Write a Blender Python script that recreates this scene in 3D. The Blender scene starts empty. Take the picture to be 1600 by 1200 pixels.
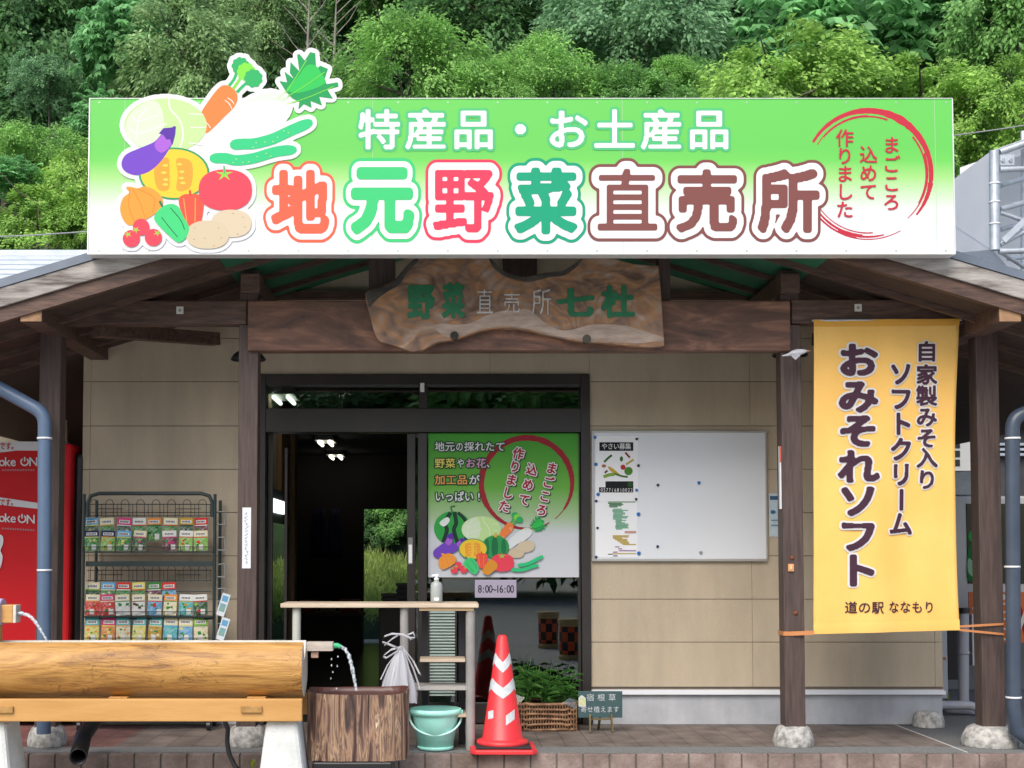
import bpy, bmesh, math, random
import numpy as np
from mathutils import Vector, Matrix
R = math.radians
random.seed(7); rng = np.random.default_rng(7)
SC = bpy.context.scene
COL = SC.collection

# ------------------------------------------------------------------ camera, sky, sun, exposure
F_PX, PU, PV, PITCH = 2109.0, 690.0, 756.0, R(2.87)
CAM = Vector((0.0, -9.5, 1.207))
cd = bpy.data.cameras.new('camera'); cam = bpy.data.objects.new('camera', cd); COL.objects.link(cam)
cam.location = CAM; cam.rotation_euler = (R(90) + PITCH, 0, 0)
cd.sensor_width = 36; cd.lens = F_PX / 1600 * 36
cd.shift_x = (800 - PU) / 1600; cd.shift_y = (PV - 600) / 1600
cd.clip_start = 0.1; cd.clip_end = 600
SC.camera = cam
SUN_EL, SUN_AZ = R(46), R(200)
w = bpy.data.worlds.new("World"); SC.world = w; w.use_nodes = True
nt = w.node_tree
sky = nt.nodes.new('ShaderNodeTexSky'); sky.sky_type = 'NISHITA'; sky.sun_disc = False
sky.sun_elevation = SUN_EL; sky.sun_rotation = SUN_AZ; sky.air_density = 1.0; sky.dust_density = 3.0; sky.ozone_density = 0.6
bg = nt.nodes['Background']; bg.inputs[1].default_value = 0.15
nt.links.new(sky.outputs[0], bg.inputs[0])
sl = bpy.data.lights.new('sun', 'SUN'); sl.energy = 1.7; sl.angle = R(40); sl.color = (1.0, 0.96, 0.90)
so = bpy.data.objects.new('sun', sl); COL.objects.link(so)
sd = Vector((math.sin(SUN_AZ) * math.cos(SUN_EL), math.cos(SUN_AZ) * math.cos(SUN_EL), math.sin(SUN_EL)))
so.rotation_euler = sd.to_track_quat('Z', 'Y').to_euler(); so.location = sd * 60
SC.view_settings.view_transform = 'Standard'; SC.view_settings.look = 'None'
SC.view_settings.exposure = 0.55; SC.view_settings.gamma = 1.0
SC.cycles.max_bounces = 10; SC.cycles.transparent_max_bounces = 16

# ------------------------------------------------------------------ measuring the photograph: pixel + depth plane -> place
def P(u, v, Y):
    dx = (u - PU) / F_PX; dy = (PV - v) / F_PX
    ca, sa = math.cos(PITCH), math.sin(PITCH)
    t = (Y - CAM.y) / (ca - dy * sa)
    return Vector((t * dx, Y, CAM.z + t * (sa + dy * ca)))
def GX(u, v=862, Y=0): return P(u, v, Y).x
def GZ(v, Y=0, u=690): return P(u, v, Y).z

# ------------------------------------------------------------------ materials
def lin(c):
    return tuple(((x / 255) / 12.92 if x / 255 <= .04045 else ((x / 255 + .055) / 1.055) ** 2.4) for x in c) + (1.0,)
MATS = {}
def mat(name, c1, c2=None, scale=8.0, stretch=(1, 1, 1), rough=.6, metal=0.0, bump=0.0, bscale=None, detail=5, contrast=(.35, .65), spec=.5, srgb=False, c3=None, distort=0.0, bstretch=None):
    if name in MATS: return MATS[name]
    m = bpy.data.materials.new(name); m.use_nodes = True; t = m.node_tree; N = t.nodes; L = t.links
    b = N['Principled BSDF']; b.inputs['Roughness'].default_value = rough; b.inputs['Metallic'].default_value = metal
    b.inputs['Specular IOR Level'].default_value = spec
    cv = (lambda c: lin(c)) if srgb else (lambda c: tuple(c) + (1.0,))
    if c2 is None: b.inputs['Base Color'].default_value = cv(c1)
    tc = mp = None
    if c2 is not None or bump:
        tc = N.new('ShaderNodeTexCoord'); mp = N.new('ShaderNodeMapping'); mp.inputs['Scale'].default_value = stretch
        L.new(tc.outputs['Object'], mp.inputs[0])
    if c2 is not None:
        n = N.new('ShaderNodeTexNoise'); n.inputs['Scale'].default_value = scale; n.inputs['Detail'].default_value = detail
        n.inputs['Roughness'].default_value = .6; n.inputs['Distortion'].default_value = distort
        L.new(mp.outputs[0], n.inputs['Vector'])
        r = N.new('ShaderNodeValToRGB'); r.color_ramp.elements[0].position = contrast[0]; r.color_ramp.elements[1].position = contrast[1]
        r.color_ramp.elements[0].color = cv(c1); r.color_ramp.elements[1].color = cv(c2)
        if c3 is not None:
            e = r.color_ramp.elements.new((contrast[0] + contrast[1]) / 2); e.color = cv(c3)
        L.new(n.outputs['Fac'], r.inputs[0]); L.new(r.outputs[0], b.inputs['Base Color'])
    if bump:
        n2 = N.new('ShaderNodeTexNoise'); n2.inputs['Scale'].default_value = bscale or scale * 2; n2.inputs['Detail'].default_value = 6
        if bstretch:
            mp2 = N.new('ShaderNodeMapping'); mp2.inputs['Scale'].default_value = bstretch; L.new(tc.outputs['Object'], mp2.inputs[0]); L.new(mp2.outputs[0], n2.inputs['Vector'])
        else: L.new(mp.outputs[0], n2.inputs['Vector'])
        bp = N.new('ShaderNodeBump'); bp.inputs['Strength'].default_value = bump; bp.inputs['Distance'].default_value = .01
        L.new(n2.outputs['Fac'], bp.inputs['Height']); L.new(bp.outputs[0], b.inputs['Normal'])
    MATS[name] = m; return m
def flat(rgb, rough=.55, nm=None):
    nm = nm or 'ink_%d_%d_%d' % tuple(int(x) for x in rgb)
    return mat(nm, tuple(x * .74 for x in lin(rgb)[:3]), rough=rough, spec=.25)
def emis(name, c, s):
    if name in MATS: return MATS[name]
    m = bpy.data.materials.new(name); m.use_nodes = True; b = m.node_tree.nodes['Principled BSDF']
    b.inputs['Base Color'].default_value = c + (1,); b.inputs['Emission Color'].default_value = c + (1,); b.inputs['Emission Strength'].default_value = s
    MATS[name] = m; return m
def glassmat(name, tint, fac, rough=.0):
    if name in MATS: return MATS[name]
    m = bpy.data.materials.new(name); m.use_nodes = True; t = m.node_tree; N = t.nodes; L = t.links
    for n in list(N):
        if n.type == 'BSDF_PRINCIPLED': N.remove(n)
    tr = N.new('ShaderNodeBsdfTransparent'); tr.inputs[0].default_value = tint + (1,)
    gl = N.new('ShaderNodeBsdfGlossy'); gl.inputs['Roughness'].default_value = rough; gl.inputs[0].default_value = (.95, 1, .97, 1)
    fr = N.new('ShaderNodeFresnel'); fr.inputs[0].default_value = 1.5
    ad = N.new('ShaderNodeMath'); ad.operation = 'ADD'; ad.inputs[1].default_value = fac; ad.use_clamp = True
    mx = N.new('ShaderNodeMixShader'); L.new(fr.outputs[0], ad.inputs[0]); L.new(ad.outputs[0], mx.inputs[0])
    L.new(tr.outputs[0], mx.inputs[1]); L.new(gl.outputs[0], mx.inputs[2]); L.new(mx.outputs[0], N['Material Output'].inputs[0])
    MATS[name] = m; return m
def leafmat(name, dark, light, trans=.35, rough=.55):
    if name in MATS: return MATS[name]
    m = bpy.data.materials.new(name); m.use_nodes = True; t = m.node_tree; N = t.nodes; L = t.links
    b = N['Principled BSDF']; b.inputs['Roughness'].default_value = rough; b.inputs['Specular IOR Level'].default_value = .35
    g = N.new('ShaderNodeNewGeometry'); tc = N.new('ShaderNodeTexCoord'); n = N.new('ShaderNodeTexNoise'); n.inputs['Scale'].default_value = 2.2
    L.new(tc.outputs['Object'], n.inputs['Vector'])
    a = N.new('ShaderNodeMath'); a.operation = 'MULTIPLY_ADD'; a.inputs[1].default_value = .5; L.new(g.outputs['Random Per Island'], a.inputs[0])
    mm = N.new('ShaderNodeMath'); mm.operation = 'MULTIPLY_ADD'; mm.inputs[1].default_value = 1.2; mm.inputs[2].default_value = -.25; L.new(n.outputs['Fac'], mm.inputs[0])
    L.new(mm.outputs[0], a.inputs[2])
    r = N.new('ShaderNodeValToRGB'); r.color_ramp.elements[0].color = dark + (1,); r.color_ramp.elements[1].color = light + (1,)
    L.new(a.outputs[0], r.inputs[0]); L.new(r.outputs[0], b.inputs['Base Color'])
    tl = N.new('ShaderNodeBsdfTranslucent'); L.new(r.outputs[0], tl.inputs[0])
    mx = N.new('ShaderNodeMixShader'); mx.inputs[0].default_value = trans
    L.new(b.outputs[0], mx.inputs[1]); L.new(tl.outputs[0], mx.inputs[2]); L.new(mx.outputs[0], N['Material Output'].inputs[0])
    MATS[name] = m; return m

# ------------------------------------------------------------------ mesh collecting
class MB:
    def __init__(s): s.v = []; s.f = []; s.m = []; s.sm = []
    def add(s, vs, fs, m=0, smooth=False):
        o = len(s.v); s.v += [tuple(x) for x in vs]
        for f in fs: s.f.append(tuple(i + o for i in f)); s.m.append(m); s.sm.append(smooth)
        return s
    def box(s, x0, x1, y0, y1, z0, z1, m=0):
        x0, x1 = sorted((x0, x1)); y0, y1 = sorted((y0, y1)); z0, z1 = sorted((z0, z1))
        vs = [(x, y, z) for x in (x0, x1) for y in (y0, y1) for z in (z0, z1)]
        return s.add(vs, [(0, 1, 3, 2), (4, 6, 7, 5), (0, 4, 5, 1), (2, 3, 7, 6), (0, 2, 6, 4), (1, 5, 7, 3)], m)
    def pbox(s, u0, v0, u1, v1, Y, dep, m=0):
        vm = (v0 + v1) / 2; um = (u0 + u1) / 2
        return s.box(P(u0, vm, Y).x, P(u1, vm, Y).x, Y, Y + dep, P(um, v1, Y).z, P(um, v0, Y).z, m)
    def bar(s, p, q, w, h, m=0, up=Vector((0, 0, 1))):
        p, q = Vector(p), Vector(q); d = (q - p).normalized(); sx = d.cross(up).normalized(); su = sx.cross(d).normalized()
        vs = []
        for c in (p, q):
            for a, b in ((-1, -1), (1, -1), (1, 1), (-1, 1)): vs.append(c + sx * a * w / 2 + su * b * h / 2)
        return s.add(vs, [(0, 1, 2, 3), (7, 6, 5, 4), (0, 4, 5, 1), (1, 5, 6, 2), (2, 6, 7, 3), (3, 7, 4, 0)], m)
    def tube(s, pts, r, n=10, m=0, smooth=True, cap=True):
        pts = [Vector(p) for p in pts]; k = len(pts)
        rs = r if isinstance(r, (list, tuple)) else [r] * k
        vs = []; prev = None
        for i, p in enumerate(pts):
            d = (pts[min(i + 1, k - 1)] - pts[max(i - 1, 0)]).normalized()
            if prev is None:
                a = d.cross(Vector((0, 0, 1)))
                if a.length < .05: a = d.cross(Vector((0, 1, 0)))
                a.normalize()
            else: a = (prev - d * prev.dot(d)).normalized()
            prev = a; b = d.cross(a)
            for j in range(n):
                t = 2 * math.pi * j / n; vs.append(p + (a * math.cos(t) + b * math.sin(t)) * rs[i])
        fs = [(i * n + j, i * n + (j + 1) % n, (i + 1) * n + (j + 1) % n, (i + 1) * n + j) for i in range(k - 1) for j in range(n)]
        s.add(vs, fs, m, smooth)
        if cap: s.add(vs[:n], [tuple(range(n))[::-1]], m); s.add(vs[-n:], [tuple(range(n))], m)
        return s
    def lathe(s, c, prof, n=32, m=0, smooth=True, sx=1.0, sy=1.0):
        vs = [(c[0] + r * sx * math.cos(2 * math.pi * j / n), c[1] + r * sy * math.sin(2 * math.pi * j / n), c[2] + z) for r, z in prof for j in range(n)]
        fs = [(i * n + j, i * n + (j + 1) % n, (i + 1) * n + (j + 1) % n, (i + 1) * n + j) for i in range(len(prof) - 1) for j in range(n)]
        return s.add(vs, fs, m, smooth)
    def prism(s, pts, Y, dep, m=0):
        a = [P(u, v, Y) for u, v in pts]; n = len(a); b = [p + Vector((0, dep, 0)) for p in a]
        return s.add(a + b, [tuple(range(n)), tuple(range(2 * n - 1, n - 1, -1))] + [(i, n + i, n + (i + 1) % n, (i + 1) % n) for i in range(n)], m)
    def sheet(s, pts, Y, m=0):
        a = [P(u, v, Y) for u, v in pts]
        if len(a) >= 3: s.add(a, [tuple(range(len(a)))], m)
        return s
    def build(s, name, mats, parent=None, bevel=0, base=None, solid=0):
        me = bpy.data.meshes.new(name); me.from_pydata(s.v, [], s.f)
        if not isinstance(mats, (list, tuple)): mats = [mats]
        for x in mats: me.materials.append(x)
        me.polygons.foreach_set('material_index', s.m); me.polygons.foreach_set('use_smooth', s.sm)
        bm = bmesh.new(); bm.from_mesh(me); bmesh.ops.recalc_face_normals(bm, faces=bm.faces); bm.to_mesh(me); bm.free()
        me.update()
        o = bpy.data.objects.new(name, me); COL.objects.link(o)
        if parent is not None:
            o.parent = parent; o.location = -wl(parent)
        if bevel:
            b = o.modifiers.new('bevel', 'BEVEL'); b.width = bevel; b.segments = 2; b.limit_method = 'ANGLE'; b.angle_limit = R(50)
        if solid:
            b = o.modifiers.new('solid', 'SOLIDIFY'); b.thickness = solid; b.offset = 0
        return o
def wl(o):
    l = Vector(o.location)
    while o.parent: o = o.parent; l += Vector(o.location)
    return l
def tag(o, label, cat, group=None, kind=None):
    if label: o['label'] = label
    if cat: o['category'] = cat
    if group: o['group'] = group
    if kind: o['kind'] = kind
    return o
def thing(name, label, cat, loc, group=None):
    o = bpy.data.objects.new(name, None); COL.objects.link(o); o.location = loc; o.empty_display_size = .1
    return tag(o, label, cat, group)
def struct(o): o['kind'] = 'structure'; return o

# ------------------------------------------------------------------ lettering: glyph outlines -> distance field -> rounded, weighted shapes
GN = 56; GM = .28
_tc = bpy.data.curves.new('glyph', 'FONT'); _tc.resolution_u = 3
_to = bpy.data.objects.new('glyph', _tc); COL.objects.link(_to)
def _mesh(body):
    _tc.body = body
    bpy.context.view_layer.update(); dg = bpy.context.evaluated_depsgraph_get()
    oe = _to.evaluated_get(dg); me = oe.to_mesh()
    me.calc_loop_triangles()
    co = np.zeros(len(me.vertices) * 3); me.vertices.foreach_get('co', co); co = co.reshape(-1, 3)[:, :2].copy()
    tr = np.zeros(len(me.loop_triangles) * 3, dtype=np.int32); me.loop_triangles.foreach_get('vertices', tr)
    oe.to_mesh_clear(); return co, tr.reshape(-1, 3).copy()
_a, _ = _mesh('国国'); _b, _ = _mesh('国')
EM = (_a[:, 0].max() - _a[:, 0].min()) - (_b[:, 0].max() - _b[:, 0].min())
BASE = (_b[:, 1].max() + _b[:, 1].min()) / 2; LEFT = _b[:, 0].min() + (_b[:, 0].max() - _b[:, 0].min()) / 2
def edt(mask, rad):
    """distance (cells) of every cell to the mask, exact up to rad"""
    big = 1e6; f = np.where(mask, 0.0, big)
    for ax in (0, 1):
        g = f.copy()
        for k in range(1, rad + 1):
            for sgn in (1, -1):
                sh = np.full_like(f, big)
                if ax == 0:
                    if sgn > 0: sh[k:] = f[:-k]
                    else: sh[:-k] = f[k:]
                else:
                    if sgn > 0: sh[:, k:] = f[:, :-k]
                    else: sh[:, :-k] = f[:, k:]
                g = np.minimum(g, sh + k * k)
        f = g
    return np.sqrt(np.minimum(f, (rad + 2.0) ** 2))
def blur(a):
    p = np.pad(a, 1, mode='edge')
    return (p[:-2, 1:-1] + p[2:, 1:-1] + p[1:-1, :-2] + p[1:-1, 2:] + 4 * p[1:-1, 1:-1]) / 8
def sdf(mask, rad): return blur(edt(~mask, 6) - edt(mask, rad))
def contour(Fd, lvl):
    """filled region Fd > -lvl as vertices (cells) and faces"""
    G = Fd + lvl; H, W = G.shape; ins = G > 0; vs = []; fs = []; idx = {}
    def vert(x, y):
        k = (round(x, 4), round(y, 4))
        if k not in idx: idx[k] = len(vs); vs.append(k)
        return idx[k]
    c = ins[:-1, :-1] * 1 + ins[:-1, 1:] * 1 + ins[1:, 1:] * 1 + ins[1:, :-1] * 1
    for j in range(H - 1):
        row = c[j]; i = 0
        if not row.any(): continue
        while i < W - 1:
            k = row[i]
            if k == 4:
                i0 = i
                while i < W - 1 and row[i] == 4: i += 1
                fs.append((vert(i0, j), vert(i, j), vert(i, j + 1), vert(i0, j + 1))); continue
            if k > 0:
                cs = ((i, j), (i + 1, j), (i + 1, j + 1), (i, j + 1)); pl = []
                for q in range(4):
                    a, b = cs[q], cs[(q + 1) % 4]; ga, gb = G[a[1], a[0]], G[b[1], b[0]]
                    if ga > 0: pl.append(vert(*a))
                    if (ga > 0) != (gb > 0):
                        t = ga / (ga - gb); t = min(max(t, .01), .99); pl.append(vert(a[0] + (b[0] - a[0]) * t, a[1] + (b[1] - a[1]) * t))
                if len(pl) >= 3: fs.append(tuple(pl))
            i += 1
    return vs, fs
_gl = {}; _gc = {}
def glyph(ch):
    if ch in _gl: return _gl[ch]
    co, tr = _mesh(ch)
    x = (co[:, 0] - LEFT) / EM; y = (co[:, 1] - BASE) / EM
    if ord(ch) < 0x2000: x = x - (x.min() + x.max()) / 2
    ink = (x.min(), x.max(), y.min(), y.max())
    n = int(GN * (1 + 2 * GM)); M = np.zeros((n, n), bool)
    X = (x + .5 + GM) * GN; Yv = (y + .5 + GM) * GN
    for a, b, c in tr:
        xs = X[[a, b, c]]; ys = Yv[[a, b, c]]
        i0, i1 = max(int(xs.min()), 0), min(int(xs.max()) + 2, n); j0, j1 = max(int(ys.min()), 0), min(int(ys.max()) + 2, n)
        if i1 <= i0 or j1 <= j0: continue
        gx, gy = np.meshgrid(np.arange(i0, i1), np.arange(j0, j1))
        d0 = (xs[1] - xs[0]) * (gy - ys[0]) - (ys[1] - ys[0]) * (gx - xs[0])
        d1 = (xs[2] - xs[1]) * (gy - ys[1]) - (ys[2] - ys[1]) * (gx - xs[1])
        d2 = (xs[0] - xs[2]) * (gy - ys[2]) - (ys[0] - ys[2]) * (gx - xs[2])
        M[j0:j1, i0:i1] |= ((d0 >= 0) & (d1 >= 0) & (d2 >= 0)) | ((d0 <= 0) & (d1 <= 0) & (d2 <= 0))
    _gl[ch] = (sdf(M, 15), ink); return _gl[ch]
def gshape(ch, lvl):
    k = (ch, round(lvl, 4))
    if k not in _gc:
        vs, fs = contour(glyph(ch)[0], lvl * GN)
        _gc[k] = ([(x / GN - .5 - GM, y / GN - .5 - GM) for x, y in vs], fs)
    return _gc[k]
# a placement: (char, centre u, centre v, em width, em height, clockwise degrees)
def row(s, u0, u1, v, h, wd=None):
    n = len(s); p = (u1 - u0) / n
    return [(c, u0 + p * (i + .5), v, wd or p * .98, h, 0) for i, c in enumerate(s) if c != ' ']
def colm(s, u, vs, wd, h):
    return [(c, u, v, wd, h, 90 if c == 'ー' else 0) for c, v in zip(s, vs)]
def fitbox(ch, u0, v0, u1, v1):
    ink = glyph(ch)[1]; wd = (u1 - u0) / (ink[1] - ink[0]); h = (v1 - v0) / (ink[3] - ink[2])
    return (ch, (u0 + u1) / 2 - (ink[0] + ink[1]) / 2 * wd, (v0 + v1) / 2 + (ink[2] + ink[3]) / 2 * h, wd, h, 0)
def letters(mb, pls, lvl, Y, m=0, tilt=0):
    for i, (ch, u, v, wd, h, rot) in enumerate(pls):
        vs, fs = gshape(ch, lvl); a = R(rot + tilt); ca, sa = math.cos(a), math.sin(a)
        pts = []
        for x, y in vs:
            x *= wd; y *= -h
            pts.append(P(u + x * ca - y * sa, v + x * sa + y * ca, Y - .0003 * (i % 3)))
        mb.add(pts, fs, m)
    return mb
# flat artwork
def ell(cx, cy, rx, ry, rot=0, n=32, p=2.0):
    o = []; a = R(rot)
    for i in range(n):
        t = 2 * math.pi * i / n; c, s = math.cos(t), math.sin(t)
        x = rx * math.copysign(abs(c) ** (2 / p), c); y = ry * math.copysign(abs(s) ** (2 / p), s)
        o.append((cx + x * math.cos(a) - y * math.sin(a), cy + x * math.sin(a) + y * math.cos(a)))
    return o
def spl(pts, k=5):
    o = []; n = len(pts)
    for i in range(n):
        p0, p1, p2, p3 = [np.array(pts[(i + j) % n], float) for j in (-1, 0, 1, 2)]
        for q in range(k):
            t = q / k
            o.append(tuple(.5 * (2 * p1 + (p2 - p0) * t + (2 * p0 - 5 * p1 + 4 * p2 - p3) * t * t + (3 * p1 - p0 - 3 * p2 + p3) * t ** 3)))
    return o
def ospl(pts, k=3):
    q = [pts[0]] + list(pts) + [pts[-1]]; o = []
    for i in range(1, len(q) - 2):
        p0, p1, p2, p3 = [np.array(q[i + j], float) for j in (-1, 0, 1, 2)]
        for m in range(k):
            t = m / k; o.append(tuple(.5 * (2 * p1 + (p2 - p0) * t + (2 * p0 - 5 * p1 + 4 * p2 - p3) * t * t + (3 * p1 - p0 - 3 * p2 + p3) * t ** 3)))
    return o + [tuple(pts[-1])]
def stroke(pts, wd, k=6, taper=False, rnd=False):
    pts = [np.array(p, float) for p in pts]; path = []
    for i in range(len(pts) - 1):
        p0 = pts[max(i - 1, 0)]; p1 = pts[i]; p2 = pts[i + 1]; p3 = pts[min(i + 2, len(pts) - 1)]
        for q in range(k):
            t = q / k; path.append(.5 * (2 * p1 + (p2 - p0) * t + (2 * p0 - 5 * p1 + 4 * p2 - p3) * t * t + (3 * p1 - p0 - 3 * p2 + p3) * t ** 3))
    path.append(pts[-1]); L_, R_ = [], []; n = len(path)
    for i, p in enumerate(path):
        d = path[min(i + 1, n - 1)] - path[max(i - 1, 0)]; d = d / (np.hypot(*d) + 1e-9); nn = np.array((-d[1], d[0]))
        ww = wd / 2
        if taper: ww *= max(.08, math.sin(math.pi * min(max(i / (n - 1), .02), .98)) ** .6)
        if rnd:
            e = min(i, n - 1 - i) / (n - 1) * 8; ww *= math.sqrt(max(.1, 1 - (1 - min(e, 1)) ** 2))
        L_.append(tuple(p + nn * ww)); R_.append(tuple(p - nn * ww))
    return L_ + R_[::-1]
def scal(cx, cy, r, n=9, a=.12):
    return [(cx + r * (1 + a * abs(math.sin(n * t / 2)) - a) * math.cos(t), cy + r * (1 + a * abs(math.sin(n * t / 2)) - a) * math.sin(t)) for t in [2 * math.pi * i / 72 for i in range(72)]]
def star(cx, cy, r, n=5, q=.28, rot=-90):
    return [(cx + (r if i % 2 == 0 else r * q) * math.cos(R(rot + 180 * i / n)), cy + (r if i % 2 == 0 else r * q) * .8 * math.sin(R(rot + 180 * i / n))) for i in range(2 * n)]
VEG = {}
VEG['daikon'] = [(spl([(500, 640), (545, 530), (640, 440), (760, 350), (860, 305), (930, 310), (980, 345), (985, 400), (930, 470), (840, 540), (700, 610), (570, 700)]), (241, 247, 249)),
    (spl([(760, 350), (860, 303), (930, 308), (978, 345), (940, 350), (860, 340)]), (228, 243, 226)),
    (stroke([(930, 335), (990, 275), (1050, 190)], 9), (215, 240, 190)), (stroke([(955, 345), (1040, 285), (1130, 220)], 9), (215, 240, 190)), (stroke([(975, 362), (1080, 330), (1180, 290)], 9), (215, 240, 190)),
    ([(1045, 392), (1075, 362), (1118, 383), (1112, 345), (1175, 370), (1160, 322), (1235, 332), (1205, 282), (1266, 266), (1262, 242), (1200, 252), (1190, 222), (1208, 168), (1165, 150), (1143, 170), (1138, 82), (1110, 75), (1080, 122), (1050, 85), (1038, 92), (1050, 180), (1002, 130), (998, 190), (1020, 222), (968, 183), (983, 242), (940, 235), (975, 290), (1010, 330), (1050, 350)], (28, 165, 92)),
    (spl([(980, 280), (1040, 215), (1090, 150), (1140, 150), (1170, 190), (1195, 240), (1150, 270), (1090, 290), (1030, 300)]), (48, 205, 92)),
    (stroke([(975, 300), (1040, 200), (1090, 120)], 5), (120, 225, 70)), (stroke([(985, 320), (1090, 255), (1190, 185)], 5), (120, 225, 70)), (stroke([(1010, 355), (1110, 320), (1240, 265)], 5), (120, 225, 70))]
VEG['carrot'] = [(spl([(505, 420), (560, 330), (610, 270), (650, 258), (695, 285), (710, 330), (690, 380), (640, 430), (545, 520), (515, 490)]), (255, 140, 72)),
    (stroke([(662, 262), (690, 225), (712, 170)], 16), (50, 190, 110)), (stroke([(685, 278), (715, 235), (745, 185)], 16), (140, 225, 80)), (stroke([(706, 298), (740, 262), (790, 220)], 16), (50, 190, 110)),
    (scal(726, 152, 50), (45, 185, 105)), (scal(757, 184, 52), (135, 232, 75)), (scal(797, 220, 52), (45, 185, 105)),
    (stroke([(640, 340), (665, 362), (680, 392)], 5), (255, 240, 225)), (stroke([(655, 328), (680, 345), (690, 362)], 5), (255, 240, 225)), (stroke([(535, 462), (552, 480), (560, 495)], 5), (255, 240, 225))]
VEG['cabbage'] = [(ell(312, 480, 228, 150), (205, 242, 165)), (spl([(95, 520), (110, 430), (180, 365), (260, 345), (300, 420), (300, 520), (260, 590), (160, 590)]), (226, 248, 212)),
    (stroke([(330, 335), (340, 390), (390, 450), (410, 530), (392, 600)], 8), (246, 252, 242)), (stroke([(210, 380), (165, 450), (150, 560)], 7), (246, 252, 242)), (stroke([(155, 525), (230, 505), (320, 470)], 7), (246, 252, 242)),
    (stroke([(130, 425), (160, 455), (270, 425)], 6), (246, 252, 242)), (stroke([(110, 500), (150, 525)], 6), (246, 252, 242)), (stroke([(440, 415), (520, 420)], 6), (246, 252, 242)), (stroke([(450, 492), (535, 490)], 6), (246, 252, 242)), (stroke([(440, 575), (520, 588)], 6), (246, 252, 242))]
VEG['cucumber'] = [(stroke([(668, 588), (740, 582), (800, 580), (900, 555), (1010, 505), (1122, 458)], 60, rnd=True), (55, 212, 138)), (stroke([(556, 662), (640, 660), (700, 672), (800, 660), (920, 625), (1035, 612)], 58, rnd=True), (55, 212, 138))] + \
    [(ell(x, y, 4, 4, n=8), (190, 240, 130)) for x, y in ((795, 600), (812, 575), (860, 572), (905, 568), (930, 545), (965, 510), (990, 520), (685, 685), (703, 665), (740, 685), (772, 680), (818, 652), (868, 635), (893, 650))]
VEG['pumpkin'] = [(ell(360, 745, 196, 144), (52, 165, 105)), (ell(360, 745, 184, 134), (255, 214, 62)), (spl([(252, 690), (290, 662), (330, 665), (335, 750), (330, 832), (280, 838), (255, 790)]), (255, 172, 62)), (spl([(372, 668), (420, 662), (458, 690), (462, 770), (440, 830), (375, 836), (380, 750)]), (255, 172, 62))] + \
    [(ell(x, y, 15, 7, n=14), (255, 224, 90)) for x, y in ((312, 700), (304, 740), (314, 778), (312, 805), (390, 694), (402, 735), (400, 770), (408, 797))]
VEG['eggplant'] = [(spl([(70, 690), (95, 640), (170, 605), (250, 570), (300, 525), (352, 560), (330, 615), (280, 685), (220, 735), (150, 753), (90, 732)]), (122, 76, 205)), (spl([(255, 575), (300, 530), (348, 562), (325, 610), (290, 630), (260, 610)]), (178, 104, 222)),
    ([(275, 525), (300, 495), (350, 490), (358, 483), (370, 486), (368, 500), (366, 530), (350, 588), (338, 556), (318, 558), (300, 530)], (92, 52, 170))]
VEG['onion'] = [(spl([(62, 940), (78, 880), (112, 850), (95, 822), (120, 818), (160, 826), (200, 816), (260, 840), (298, 890), (280, 945), (200, 1000), (120, 1030), (80, 1000)]), (255, 166, 66)), (stroke([(118, 830), (110, 920), (140, 1010)], 4), (245, 135, 50)), (stroke([(130, 830), (170, 900), (200, 990)], 4), (245, 135, 50)), (stroke([(160, 830), (250, 880), (240, 960)], 4), (245, 135, 50))]
VEG['red_pepper'] = [(spl([(385, 890), (410, 862), (445, 858), (500, 862), (522, 890), (520, 950), (505, 1020), (470, 1040), (430, 1030), (402, 970)]), (252, 92, 70)), (stroke([(412, 880), (430, 1010)], 5), (255, 175, 90)), (stroke([(477, 880), (475, 1010)], 5), (255, 175, 90)), (stroke([(446, 836), (450, 865)], 12), (230, 70, 55))]
VEG['tomato'] = [(ell(642, 835, 147, 113, p=2.35), (250, 76, 96)), (star(637, 748, 52), (150, 226, 80)), (stroke([(637, 745), (635, 702)], 7), (60, 190, 110))]
VEG['potato'] = [(ell(675, 1020, 111, 76, p=2.3), (226, 210, 180)), (ell(545, 1082, 118, 78, p=2.3), (222, 206, 174))] + [(ell(x, y, 3.5, 3, n=8), (160, 140, 105)) for x, y in ((475, 1045), (605, 1045), (470, 1108), (620, 1100), (530, 1102), (580, 1142), (685, 965), (740, 985), (750, 1040), (710, 1078))]
VEG['green_pepper'] = [(spl([(250, 985), (285, 935), (340, 912), (385, 930), (415, 990), (442, 1040), (428, 1095), (385, 1125), (330, 1085), (270, 1025)]), (72, 220, 132)), (stroke([(290, 985), (345, 1055), (380, 1095)], 5), (32, 120, 75)), (stroke([(340, 935), (395, 1000), (418, 1055)], 5), (32, 120, 75)), (stroke([(280, 895), (294, 925)], 13), (40, 130, 80))]
VEG['cherry_tomato'] = [(ell(178, 1040, 46, 46), (250, 76, 96)), (ell(124, 1103, 47, 47), (250, 76, 96)), (ell(245, 1097, 47, 47), (250, 76, 96)), (star(150, 1055, 25, rot=-60), (150, 226, 80)), (star(105, 1080, 25, rot=-110), (150, 226, 80)), (star(268, 1073, 25, rot=-60), (150, 226, 80))]
VEG['melon'] = [(ell(0, 0, 100, 92), (52, 175, 80)), (stroke([(-10, -85), (-40, -30), (-30, 10), (-50, 75)], 22), (24, 62, 48)), (stroke([(10, -88), (20, -30), (8, 10), (30, 85)], 22), (24, 62, 48)), (stroke([(30, -85), (70, -40), (78, 20), (70, 60)], 18), (24, 62, 48)), (spl([(-70, -30), (-30, -60), (-15, -40), (-45, -10)]), (240, 250, 245)), (stroke([(0, -85), (-8, -115), (14, -120)], 6), (40, 120, 70))]
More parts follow.
